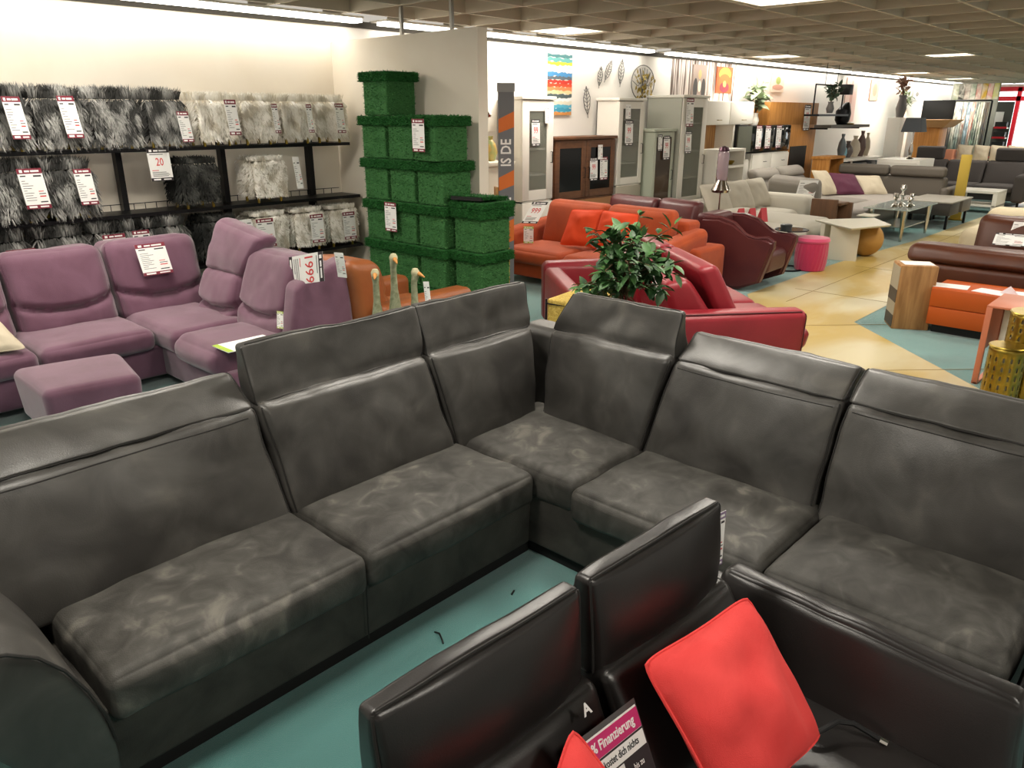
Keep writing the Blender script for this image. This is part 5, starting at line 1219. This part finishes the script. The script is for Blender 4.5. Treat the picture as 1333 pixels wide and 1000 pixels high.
atube(bm, [(10.88, 7.27, 2.14), (10.86, 7.27, 2.3), (10.9, 7.27, 2.5)], .012, 6)
rr = random.Random(3)
for k in range(12):
    a = rr.uniform(.1, PI-.1); atube(bm, [(10.88, 7.27, 2.25+.02*k), (10.88+.15*math.cos(a), 7.26, 2.32+.1*math.sin(a)), (10.88+.29*math.cos(a), 7.27, 2.38+.22*math.sin(a))], .005, 5)
finish('branches', bm, GS, t)
bm = bmesh.new()
for k in range(46):
    a = rr.uniform(0, 2*PI); r_ = rr.uniform(.08, .29); leaf(bm, Vector((10.88+r_*math.cos(a), 7.25, 2.38+.8*r_*math.sin(a))), Vector((rr.uniform(-1, 1), -.1, rr.uniform(-1, 1))), .08, Vector((0, -1, .2)))
o = finish('gold_leaves', bm, GOLD, t); o['kind'] = 'stuff'
# striped wallpaper
wp = bpy.data.materials.new('striped_wallpaper'); wp.use_nodes = True; nt = wp.node_tree; bb = nt.nodes['Principled BSDF']; bb.inputs['Roughness'].default_value = .9
tc = nt.nodes.new('ShaderNodeTexCoord'); mp = nt.nodes.new('ShaderNodeMapping'); mp.inputs['Scale'].default_value = (14, 1, .7); nz = nt.nodes.new('ShaderNodeTexNoise'); nz.inputs['Scale'].default_value = 1.6; nz.inputs['Detail'].default_value = 2
rp = nt.nodes.new('ShaderNodeValToRGB'); rp.color_ramp.elements[0].position = .40; rp.color_ramp.elements[0].color = lin('#5f4f47'); rp.color_ramp.elements[1].position = .56; rp.color_ramp.elements[1].color = lin('#d6cbc4')
nt.links.new(tc.outputs['Object'], mp.inputs['Vector']); nt.links.new(mp.outputs['Vector'], nz.inputs['Vector']); nt.links.new(nz.outputs['Fac'], rp.inputs['Fac']); nt.links.new(rp.outputs['Color'], bb.inputs['Base Color'])
bm = bmesh.new(); abox(bm, 11.75, 13.95, 7.288, 7.3, 0, 2.78); struct(finish('wall_paper', bm, wp, smooth=False))
def picture(nm, lab, x0, x1, z0, z1, base, blobs, frame=None, y=7.27):
    t = thing('picture', lab, 'picture', ((x0+x1)/2, 7.29, z0)); box('canvas', x0, x1, y, 7.29, z0, z1, base, t)
    for (cx, cz, rx, rz_, m) in blobs:
        bm = bmesh.new(); bm.faces.new([bm.verts.new((x0+(x1-x0)*(cx+rx*math.cos(k*PI/10)), y-.002-.001*blobs.index((cx, cz, rx, rz_, m)), z0+(z1-z0)*(cz+rz_*math.sin(k*PI/10)))) for k in range(20)]); finish('motif', bm, m, t, smooth=False)
    return t
picture('p', 'orange and dark red abstract picture on the striped wallpaper', 13.22, 13.80, 2.28, 2.72, mat('pic_orange', '#b4552a', .7), [(.5, .72, .38, .26, mat('pic_amber', '#f0a03c', .7)), (.5, .4, .4, .34, mat('pic_orange2', '#d0622e', .7)), (.5, .22, .3, .2, mat('pic_wine', '#7b2c3a', .7)), (.5, .35, .1, .12, mat('pic_yellow', '#f3c35b', .7))])
picture('p', 'dark photo picture of pale bell shapes on the striped wallpaper', 12.4, 12.85, 1.95, 2.72, mat('pic_dark', '#9b8a80', .7), [(.5, .8, .12, .1, mat('pic_gold', '#c9a06a', .7)), (.2, .5, .16, .22, mat('pic_black', '#3a3634', .7)), (.8, .5, .16, .22, mat('pic_black', '#3a3634', .7)), (.5, .55, .12, .12, mat('pic_cream', '#ead9c4', .7))])
picture('p', 'small pale picture with a yellow blossom, right of the wallpaper', 15.45, 16.0, 2.34, 2.70, mat('pic_cream2', '#efe3d2', .7), [(.5, .6, .2, .2, mat('pic_green', '#aebb6a', .7)), (.5, .25, .45, .14, mat('pic_rose', '#d9a894', .7))])
picture('p', 'tall pinkish striped curtain-like wall picture', 19.4, 20.1, 1.75, 2.74, mat('pic_pink', '#e2c4ba', .7), [(.5, .5, .12, .45, mat('pic_pink2', '#d0a093', .7))])
picture('p', 'narrow rose picture hanging high on the white wall', 21.0, 21.6, 2.25, 2.74, mat('pic_rose2', '#d79f8c', .7), [(.5, .5, .25, .3, mat('pic_rose3', '#c47d6b', .7))])
picture('p', 'white framed small picture beside the flower vase', 24.4, 25.1, 2.3, 2.62, PAPER, [(.5, .5, .2, .2, mat('pic_g', '#8d8880', .7))])
# cream wall unit
t = thing('cabinet_combination', 'cream wall unit with oak niche and flap doors', 'cabinet', (12.9, 7.1, 0))
box('upper_cupboard', 12.10, 13.9, YF, 7.28, 1.74, 2.13, WHITE, t, .005)
for x in (12.11, 13.01): q = box('door', x, x+.88, YF-.02, YF, 1.75, 2.12, WHITE, t, .004); grip(q, x+.5, 1.82, .12, YF-.02, GOLD)
box('side_panel', 12.10, 12.16, YF, 7.28, .76, 1.74, WHITE, t); box('side_panel', 13.2, 13.26, YF, 7.28, .76, 1.74, WHITE, t)
box('oak_back', 12.16, 13.2, 7.2, 7.28, 1.0, 1.74, WOOD, t)
bm = bmesh.new(); abox(bm, 12.10, 13.9, YF, 7.28, .06, 1.12, .005); finish('lower_cupboard', bm, WHITE, t)
for x in (12.12, 13.01):
    for z0, z1 in ((.1, .6), (.62, 1.1)): q = box('drawer', x, x+.87, YF-.02, YF, z0, z1, WHITE, t, .004); grip(q, x+.44, z1-.1, .12, YF-.02)
t = thing('hanging_cupboard', 'black glass wall cupboard with three panes over the white sideboard', 'cabinet', (14.4, 7.1, 1.25))
box('body', 13.3, 15.5, 6.8, 7.28, 1.25, 1.72, BLKP, t, .004); box('gray_side', 13.28, 13.8, 6.78, 6.8, 1.26, 1.71, mat('olive_gray_glass', '#5f6156', .15), t)
for x in (13.82, 14.38, 14.94): box('glass_door', x, x+.54, 6.785, 6.8, 1.26, 1.71, GLASSD, t, .002)
for k, x in enumerate((13.95, 14.33, 14.8)): cc(x, 1.72, .22, .42, ('left white slip on the black glass cupboard', 'middle white slip on the black glass cupboard', 'right white slip on the black glass cupboard')[k], y=6.77)
t = thing('sideboard', 'white sideboard with two doors below the black glass cupboard', 'sideboard', (14.6, 7.1, 0))
box('body', 13.95, 15.55, 6.82, 7.28, .05, 1.22, WHITE, t, .005)
for x in (13.97, 14.77): q = box('door', x, x+.78, 6.8, 6.82, .08, 1.20, WHITE, t, .004); grip(q, x+.5, 1.06, .08, 6.8)
t = thing('shelf_unit', 'low white open shelf with gold ornaments in front of the oak niche', 'shelf', (12.3, 6.5, 0))
bm = bmesh.new()
abox(bm, 11.88, 12.9, 6.42, 6.8, 1.32, 1.36); abox(bm, 11.88, 11.92, 6.42, 6.8, 0, 1.32); abox(bm, 12.86, 12.9, 6.42, 6.8, 0, 1.32); abox(bm, 11.92, 12.86, 6.42, 6.78, 1.05, 1.09); abox(bm, 11.92, 12.86, 6.78, 6.8, 0, 1.32); abox(bm, 11.92, 12.86, 6.43, 6.78, .0, .8)
finish('carcass', bm, WHITE, t, smooth=False); box('oak_inset', 11.95, 12.4, 6.46, 6.76, .82, 1.04, WOODD, t)
for k, x in enumerate((12.05, 12.35, 12.65)): tag(lathe('bowl', [(0, 1.092), (.05, 1.092), (.09, 1.15), (.08, 1.16), (0, 1.12)], GOLD, None, 16, T(x, 6.58, 0)), ('left gold bowl on the white open shelf', 'middle gold bowl on the white open shelf', 'right gold bowl on the white open shelf')[k], 'bowl', 'gold bowls on the white open shelf')
# plants helper
def bouquet(nm, lab, x, y, z, h, m, vm, seed, n=14, vr=.08, vh=.22, spread=.22, L=.16):
    t = thing(nm, lab, 'plant', (x, y, z)); rr = random.Random(seed)
    lathe('vase', [(0, 0), (vr*.7, 0), (vr, vh*.4), (vr*.6, vh*.85), (vr*.75, vh), (0, vh*.97)], vm, t, 18, T(x, y, z))
    bm = bmesh.new(); ends = []
    for k in range(n):
        a = rr.uniform(0, 2*PI); r_ = rr.uniform(.2, 1)*spread; e = Vector((x+r_*math.cos(a), y+r_*math.sin(a)*.6, z+vh+h*rr.uniform(.4, 1))); ends.append(e)
        atube(bm, [(x, y, z+vh*.9), ((x+e.x)/2, (y+e.y)/2, (z+vh+e.z)/2+.02), e], .004, 4, caps=False)
    finish('stems', bm, BARK, t); bm = bmesh.new()
    for e in ends:
        for q in range(5): leaf(bm, e+Vector((0, 0, -.03*q)), Vector((rr.uniform(-1, 1), rr.uniform(-1, 1), rr.uniform(-.5, 1))), L*rr.uniform(.6, 1.1), Vector((rr.uniform(-.5, .5), rr.uniform(-1, 0), 1)))
    finish('foliage', bm, m, t); return t
SAGE = mat('sage_leaf', '#6f8262', .6, col2='#97a384', nscale=9); DK = mat('dark_leaf', '#33453a', .6, col2='#52684f', nscale=9); RUST = mat('rust_flower', '#9b6a55', .7, col2='#b89a84', nscale=12)
bouquet('vase_plant', 'monstera-like leaves in a white vase beside the cream wall unit', 14.2, 6.95, 1.72, .52, SAGE, WHITE, 41, L=.24)
bouquet('vase_plant', 'gray leafy bouquet inside the black hanging frame', 16.6, 6.5, 1.94, .35, DK, GS, 42, L=.16)
bouquet('vase_plant', 'rust coloured flowers in a tall gray vase near the oak counter', 20.4, 6.3, 1.85, .4, RUST, GS, 43, vh=.5, vr=.12, spread=.3)
bouquet('vase_plant', 'small green tree plant in the far corner beside the oak counter', 22.2, 6.75, 1.85, .45, SAGE, WHITE, 44, spread=.25)
for z, x in ((1.85, 20.4), (1.85, 21.9)):
    tag(box('pedestal', x-.2 if x < 21 else 22.0, x+.2 if x < 21 else 22.4, 6.2 if x < 21 else 6.55, 6.5 if x < 21 else 6.95, 0, z, WHITE, None, .005), 'white pedestal under the flower vase' if x < 21 else 'white pedestal under the far green plant', 'pedestal')
tag(lathe('bird_ornament', [(0, 1.721), (.05, 1.721), (.03, 1.76), (.03, 1.85), (.01, 1.9), (0, 1.905)], STEEL, None, 12, T(13.55, 6.95, 0)), 'small dark ornament on the black glass cupboard', 'ornament')
# oak screen
OAKB = mat('honey_oak', '#c78a42', .55, col2='#b0742f', nscale=4, stretch=(6, 6, .5))
t = thing('wardrobe', 'honey oak wardrobe panel with dark lower panel', 'wardrobe', (15.9, 7.0, 0))
bm = bmesh.new(); abox(bm, 14.62, 16.9, 6.86, 7.28, 1.72, 2.14, .006); abox(bm, 15.62, 16.9, 6.86, 7.28, .0, 1.72, .006); finish('carcass', bm, OAKB, t); box('dark_front_panel', 15.7, 16.5, 6.85, 6.86, .05, 1.3, BLKP, t)  # flat dark panel set on the carcass front
cc(16.15, 2.1, .3, .5, 'sale sign on the honey oak wardrobe', head=TAGB, style='big', big='99')
# hanging frame
t = thing('hanging_shelf', 'black metal frame shelf hanging from the ceiling with plants', 'hanging shelf', (16.3, 6.5, 1.9))
for x in (15.75, 17.2):
    tube('frame_post', [(x, 6.5, 1.9), (x, 6.5, 2.47)], .015, STEEL, t); 
for x in (16.2, 16.8): tube('cable', [(x, 6.5, 2.47), (x, 6.5, 2.9)], .006, STEEL, t)
tube('frame_top', [(15.75, 6.5, 2.47), (17.2, 6.5, 2.47)], .015, STEEL, t); box('shelf_board', 15.7, 17.25, 6.35, 6.65, 1.88, 1.92, STEEL, t)
tag(box('speaker_box', 17.0, 17.2, 6.3, 6.5, 2.3, 2.5, BLKP, None, .01), 'small black box mounted on the hanging frame', 'speaker')
t = thing('long_shelf', 'dark wooden display shelf board carrying the bird figurine', 'shelf', (17.2, 6.5, 1.65))
box('shelf_board', 16.4, 18.6, 6.35, 6.7, 1.65, 1.71, mat('slate_board', '#57534d', .6), t)
for x in (16.6, 18.4): box('bracket', x-.02, x+.02, 6.5, 7.3, 1.62, 1.65, STEEL, t)
t = thing('bird_figurine', 'dark cormorant-like bird figurine on the long display shelf', 'figurine', (17.4, 6.5, 1.71))
bm = bmesh.new(); atube(bm, [(17.35, 6.5, 1.712), (17.33, 6.5, 1.8), (17.36, 6.5, 1.95), (17.46, 6.5, 2.06), (17.53, 6.5, 2.12), (17.53, 6.5, 2.16)], [.1, .15, .16, .1, .06, .03], 12); finish('body', bm, STEEL, t)
tube('beak', [(17.53, 6.5, 2.13), (17.64, 6.5, 2.09)], [.03, .008], STEEL, t); lathe('foot', [(0, 1.712), (.14, 1.712), (.12, 1.74), (0, 1.74)], GOLD, t, 14, T(17.55, 6.45, 0))
# display table with folded textiles
t = thing('display_table', 'white display table with shelf of small goods below the long shelf', 'table', (18, 6.5, 0))
box('table_top', 17.2, 19.1, 6.1, 6.9, .98, 1.02, WHITE, t); 
for x in (17.25, 19.05):
    for y in (6.15, 6.85): tube('leg', [(x, y, 0), (x, y, .98)], .02, WHITE, t)
gd = ['#4b4a4c', '#3d4a52', '#6a6764', '#2d2f33', '#7d7a78', '#4f5b60']
for k in range(6):
    tag(box('folded_throw', 17.3+k*.29, 17.55+k*.29, 6.12, 6.5, .55 if False else 0.0, .93, mat('throw_%d' % k, gd[k], .9), None, .03), ['leftmost', 'second', 'third', 'fourth', 'fifth', 'rightmost'][k]+' standing gray textile roll under the white display table', 'textile', 'gray textile rolls under the display table')
for k, (x, h_, r, c) in enumerate(((17.4, .5, .09, '#5a6468'), (17.75, .35, .12, '#5d5350'), (18.15, .45, .13, '#c7bda9'), (18.55, .55, .1, '#5c4640'), (18.9, .5, .08, '#a59a86'), (17.58, .28, .06, '#7fb6c6'))):
    tag(lathe('vase', [(0, 0), (r*.6, 0), (r, h_*.35), (r*.8, h_*.65), (r*.3, h_*.85), (r*.45, h_), (0, h_*.98)], mat('vase_glaze_%d' % k, c, .35), None, 18, T(x, 6.45, 1.022)), ('slim slate vase', 'squat brown vase', 'wide cream vase', 'tall rust vase', 'tall sand vase', 'small pale blue vase')[k]+' on the white display table', 'vase')
t = thing('bench', 'small oak bench at the wall below the red ornament', 'bench', (16.6, 6.4, 0))
box('seat', 16.2, 17.0, 6.2, 6.6, 1.05, 1.1, OAKB, t)
for x in (16.22, 16.93): box('leg', x, x+.05, 6.22, 6.58, 0, 1.05, OAKB, t)
t = thing('coral_ornament', 'red coral-shaped ornament on the white wall', 'wall ornament', (17.0, 7.28, 1.3))
bm = bmesh.new(); rr = random.Random(8)
for k in range(9): a = rr.uniform(-.6, .6); atube(bm, [(17.3, 7.27, 1.25), (17.3+.1*a, 7.26, 1.4), (17.3+.35*a, 7.27, 1.6+.1*rr.random())], [.03, .03, .012], 6)
finish('branches', bm, mat('coral_red', '#a84a3c', .6), t)
# table lamp and oak counter
t = thing('table_lamp', 'table lamp with dark gray square shade on the white low cabinet', 'table lamp', (17.9, 5.2, 1.03))
Hex([(17.75, 5.42, 1.57), (17.75, 5.02, 1.57), (18.15, 5.02, 1.57), (18.15, 5.42, 1.57)], [(17.8, 5.37, 1.85), (17.8, 5.07, 1.85), (18.1, 5.07, 1.85), (18.1, 5.37, 1.85)], r=.01).build('lamp_shade', mat('slate_shade', '#4e5257', .8), t, .2)
lathe('base', [(0, 1.03), (.09, 1.03), (.03, 1.07), (.05, 1.2), (.02, 1.35), (.02, 1.6), (0, 1.6)], CHRO, t, 16, T(17.95, 5.22, 0))
t = thing('low_cabinet', 'white low cabinet under the dark shaded table lamp', 'cabinet', (18.1, 5.2, 0))
box('body', 17.6, 18.6, 4.9, 5.75, 0, 1.03, WHITE, t, .01); box('door', 17.58, 17.6, 4.95, 5.7, .1, .97, WHITE, t)
t = thing('counter', 'orange oak counter with flared top near the black screen', 'counter', (21, 5.6, 0))
box('body', 21.25, 21.9, 5.6, 6.2, 0, 1.62, OAKB, t, .01); Hex([(21.15, 6.35, 1.62), (21.15, 5.5, 1.62), (22.0, 5.5, 1.62), (22.0, 6.35, 1.62)], [(20.95, 6.45, 1.8), (20.95, 5.3, 1.8), (22.1, 5.3, 1.8), (22.1, 6.45, 1.8)], r=.02).build('counter_top', mat('pale_oak', '#c79a68', .6), t, .3)
t = thing('screen', 'black flat screen standing behind the oak counter', 'screen', (24, 6.5, 1.5)); box('panel', 23.95, 24.02, 6.05, 6.85, 1.62, 2.28, BLKP, t, .01); box('stand', 23.96, 24.04, 6.4, 6.5, 0, 1.62, STEEL, t)
# hanging rugs
rc = ['#8b8a92', '#b9b4b4', '#7d7068', '#6c6f5c', '#d7dbd2', '#8d5f52', '#b9d0da', '#c98a7a', '#cdd6c0', '#9aa08c', '#7c6f60']
for k, c in enumerate(rc):
    y = 6.85-k*.105; z0 = .5+.12*(k % 3)
    t = thing('hanging_rug', ['first', 'second', 'third', 'fourth', 'fifth', 'sixth', 'seventh', 'eighth', 'ninth', 'tenth', 'eleventh'][k]+' hanging rug from the left on the rug rack before the red window', 'rug', (26+k*.03, y, z0), 'rugs on the hanging rack')
    bm = bmesh.new(); n = 8; rr = random.Random(k)
    A = [[bm.verts.new((26+k*.03+.03*math.sin(i*1.3+k), y-.05+.1*i/n, z)) for i in range(n+1)] for z in (z0, 2.25)]
    for i in range(n): bm.faces.new((A[0][i], A[0][i+1], A[1][i+1], A[1][i]))
    o = finish('pile', bm, mat('rug_%d' % k, c, .95, col2='#d8d2c8' if k % 2 else '#5d6066', nscale=3+k*.4, stretch=(1, 2, .8)), t); md = o.modifiers.new('t', 'SOLIDIFY'); md.thickness = .015
t = thing('rug_rack', 'metal rack carrying the hanging rugs', 'rack', (26.2, 6, 0)); tube('rail', [(26.1, 6.95, 2.3), (26.4, 5.72, 2.3)], .02, STEEL, t)
for p in ((26.1, 6.95), (26.4, 5.72)): tube('post', [(*p, 0), (*p, 2.3)], .025, STEEL, t)
top_c = ['#8f9a7a', '#3b3d36', '#7a5a50', '#8fa48a', '#c78a7d', '#c9a23a', '#e0a096', '#c9c95a']
for k, c in enumerate(top_c):
    y = 6.85-k*.15
    t = thing('picture', ['first', 'second', 'third', 'fourth', 'fifth', 'sixth', 'seventh', 'eighth'][k]+' small picture from the left above the rug rack', 'picture', (27, y, 2.35), 'pictures above the rug rack')
    box('canvas', 27, 27.03, y-.07, y+.07, 2.34, 2.78, mat('pic_top_%d' % k, c, .8, col2='#ddd8cc', nscale=5), t)
t = thing('partition', 'gray display partition holding the small pictures over the rugs', 'partition', (27.1, 5.9, 0)); box('board', 27.04, 27.1, 5.72, 6.97, 0, 2.8, mat('partition_gray', '#a3a49a', .9), t)
# pale blue boxes and paper rolls
for k, (y, z0) in enumerate(((6.1, 0), (5.6, 0), (6.1, .5), (5.6, .5))):
    tag(box('storage_box', 22.4, 22.9, y-.24, y+.24, z0, z0+.49, mat('pale_blue_box', '#9fb4cf', .7), None, .01), ('lower left', 'lower right', 'upper left', 'upper right')[k]+' pale blue box behind the charcoal sofa', 'box', 'pale blue boxes behind the charcoal sofa')
# cream fluffy cushions behind charcoal sofa
for k, y in enumerate((5.0, 4.65, 4.3, 3.95)):
    red_cushion('cushion', ('first', 'second', 'third', 'fourth')[k]+' cream fluffy cushion from the left behind the charcoal sofa', [(21.35, y+.17, 1.25), (21.4, y-.17, 1.22), (21.35, y-.17, .88), (21.35, y+.17, .88)], .2, 50+k, 'cream cushions behind the charcoal sofa', m=BEIGE)
t = thing('display_table', 'low display table behind the charcoal sofa carrying cream cushions', 'table', (21.4, 4.8, 0)); box('table_top', 21.0, 21.8, 3.7, 5.42, .8, .85, WHITE, t); box('block', 21.1, 21.7, 3.9, 5.3, 0, .8, WHITE, t)
tag(box('storage_box', 21.15, 21.5, 5.2, 5.4, .855, 1.12, mat('salmon_box', '#d08a6c', .7), None, .02), 'salmon orange box beside the cream cushions', 'box')
# red banner and stocked rack at the window
t = thing('banner_flag', 'bright red pennant standing beside the window frame', 'banner', (29.6, 6.0, 0))
bm = bmesh.new(); P_ = [(29.6, 6.62, .4), (29.6, 6.44, .4), (29.6, 6.34, 1.5), (29.6, 6.42, 1.9), (29.6, 6.56, 1.7)]
A = [bm.verts.new(p) for p in P_]; Bq = [bm.verts.new((x+.02, y, z)) for x, y, z in P_]; bm.faces.new(A); bm.faces.new(Bq)
for i in range(5): bm.faces.new((A[i], A[(i+1) % 5], Bq[(i+1) % 5], Bq[i]))
finish('cloth', bm, mat('pure_red', '#e01818', .6), t, smooth=False); tube('pole', [(29.62, 6.64, 0), (29.62, 6.6, 2.0)], .015, STEEL, t)
t = thing('magazine_rack', 'dark leaflet rack with red-edged shelves in front of the red window', 'rack', (29, 5.5, 0))
box('back_panel', 29.3, 29.34, 5.72, 6.3, .1, 2.3, mat('rack_gray', '#4b4d49', .6), t); box('white_poster', 29.27, 29.3, 5.95, 6.25, 1.55, 2.0, PAPER, t)
for z in (.6, .9, 1.2, 1.5): q = box('shelf', 29.0, 29.3, 5.74, 6.1, z, z+.03, WHITE, t); box('red_edge', 28.99, 29.0, 5.74, 6.1, z, z+.06, RED, q); box('black_tray', 29.0, 29.28, 5.76, 6.08, z+.03, z+.2, BLKP, q)
